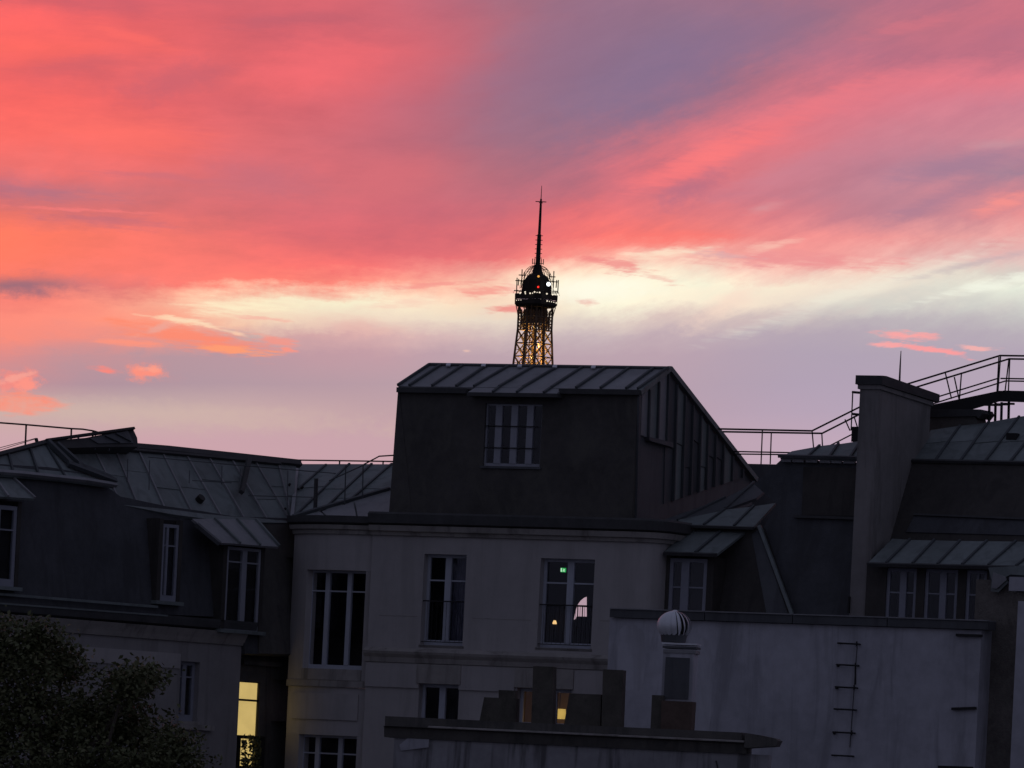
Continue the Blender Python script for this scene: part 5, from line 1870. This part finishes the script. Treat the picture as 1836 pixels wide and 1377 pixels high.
# arched ribs up to the mast foot
for i in range(8):
    an_ = math.pi / 4 * i + 0.2
    k = MB()
    pr_ = None
    pr2 = None
    for j in range(9):
        t = j / 8.0
        ang = t * math.pi / 2
        rr = 1.6 + 6.6 * math.cos(ang)
        z_ = zof(519) + (zof(476) - zof(519)) * math.sin(ang)
        p = Vector((TX + rr * math.cos(an_), TY + rr * math.sin(an_), z_))
        rr2 = rr - 0.9
        p2 = Vector((TX + rr2 * math.cos(an_), TY + rr2 * math.sin(an_), z_ - 0.7))
        if pr_ is not None:
            k.bar(pr_, p, 0.22)
            k.bar(pr2, p2, 0.16)
            k.bar(pr_, p2, 0.12)
        pr_, pr2 = p, p2
    k.build('arched_rib', DK, tw)
# aerial brackets round the summit
for px, y0_, y1_ in ((926, 527, 498), (929, 512, 500), (935, 516, 483), (940, 500, 488), (992, 516, 486), (997, 516, 502), (1000, 526, 502), (985, 500, 490)):
    pa = at(px, y0_, DT - 2)
    pb_ = at(px + 1.2, y1_, DT - 2)
    k = MB()
    k.bar(pa, pb_, 0.5)
    k.build('aerial', DK, tw)
for x0_, x1_, y_ in ((924, 938, 503), (922, 936, 521), (930, 942, 493), (988, 1000, 505), (990, 1001, 522), (984, 996, 496)):
    k = MB()
    k.bar(at(x0_, y_, DT - 2), at(x1_, y_ + 0.6, DT - 2), 0.45)
    k.build('aerial_arm', DK, tw)
# mast
mx = lambda y: 963.6 + (473 - y) * (971.4 - 963.6) / 140.0
AX = lambda z: Vector((TX, TY, z))
k = MB()
k.tube(AX(zof(490)), AX(zof(474)), 2.6, 1.7, 10)
k.tube(AX(zof(474)), AX(zof(420)), 1.15, 0.95, 10)
k.tube(AX(zof(420)), AX(zof(366)), 0.72, 0.55, 10)
k.tube(AX(zof(366)), AX(zof(356)), 0.5, 0.45, 8)
k.tube(AX(zof(356)), AX(zof(332)), 0.22, 0.12, 8)
k.build('mast', DK, tw)
k = MB()
for y_, w_ in ((361, 2.6), (363, 0.9)):
    k.bar(AX(zof(y_)) - Vector((w_, 0, 0)), AX(zof(y_)) + Vector((w_, 0, 0)), 0.4)
k.bar(AX(zof(361)) - Vector((0, 2.6, 0)), AX(zof(361)) + Vector((0, 2.6, 0)), 0.4)
k.build('mast_cross', DK, tw)
for y_ in (422, 430, 438, 446, 454, 462):
    k = MB()
    k.bar(AX(zof(y_)) - Vector((1.75, 0, 0)), AX(zof(y_)) + Vector((1.75, 0, 0)), 0.32)
    k.bar(AX(zof(y_)) - Vector((0, 1.75, 0)), AX(zof(y_)) + Vector((0, 1.75, 0)), 0.32)
    k.build('mast_antenna', DK, tw)
for dx in (-2.6, -1.6, 1.6, 2.6):
    k = MB()
    k.bar(AX(zof(474)) + Vector((dx, -1, 0)), AX(zof(464)) + Vector((dx, -1, 0)), 0.4)
    k.bar(AX(zof(472)) + Vector((dx, -1, 0)), AX(zof(472)) + Vector((0, 0, 0)), 0.3)
    k.build('panel_antenna', DK, tw)


def bulb(px, py, r, m, nm):
    c = at(px, py, DT - 9.5)
    V, F = [], []
    n, mm = 10, 6
    for i in range(mm + 1):
        ph = -math.pi / 2 + math.pi * i / mm
        for j in range(n):
            th = 2 * math.pi * j / n
            V.append(c + Vector((math.cos(ph) * math.cos(th), math.cos(ph) * math.sin(th), math.sin(ph))) * r)
    for i in range(mm):
        for j in range(n):
            F.append((i * n + j, i * n + (j + 1) % n, (i + 1) * n + (j + 1) % n, (i + 1) * n + j))
    return mesh(nm, V, F, m, tw)


WH = glow('deck_lamp', (1.0, 0.88, 0.7), 1.0, 0.1)
WB = glow('beacon_white', (0.9, 0.95, 1.0), 2.4, 0.05)
RD = glow('obstruction_red', (1.0, 0.03, 0.02), 1.6, 0.05)
AM = glow('amber_lamp', (1.0, 0.45, 0.1), 0.9, 0.1)
bulb(983.5, 509.5, 1.0, WB, 'beacon')
bulb(965, 514.5, 0.5, RD, 'red_lamp')
bulb(965.5, 495.5, 0.55, AM, 'amber_lamp')
for px, py, r in ((932.5, 525.5, 0.4), (941.5, 523.5, 0.38), (942, 526.5, 0.3), (950.5, 525.8, 0.4), (955, 525.6, 0.28), (958.5, 523.5, 0.42), (967.5, 524.5, 0.42), (963, 524.3, 0.25), (980.5, 526.7, 0.4), (991, 528.3, 0.4),
                  (969.5, 537.6, 0.42), (981, 539.6, 0.36), (985, 540.4, 0.24), (989, 541.2, 0.24), (993, 542, 0.24), (997.5, 543.2, 0.36), (926, 538.4, 0.2), (930, 538.0, 0.2), (934, 537.8, 0.2)):
    bulb(px, py, r, WH, 'deck_lamp')
# sodium floodlights inside the shaft gild its far faces
for i, (y_, e) in enumerate(((690, 4200), (664, 4200), (643, 4200), (622, 3400), (588, 2600))):
    ld = bpy.data.lights.new('floodlight', 'POINT')
    ld.energy = e
    ld.color = (1.0, 0.58, 0.16)
    ld.shadow_soft_size = 0.5
    lo_ = bpy.data.objects.new('floodlight', ld)
    COL.objects.link(lo_)
    lo_.parent = tw
    lo_.location = T.w(2.6 * (1 if i % 2 else -1), 1.0, zof(y_)) - tw.location
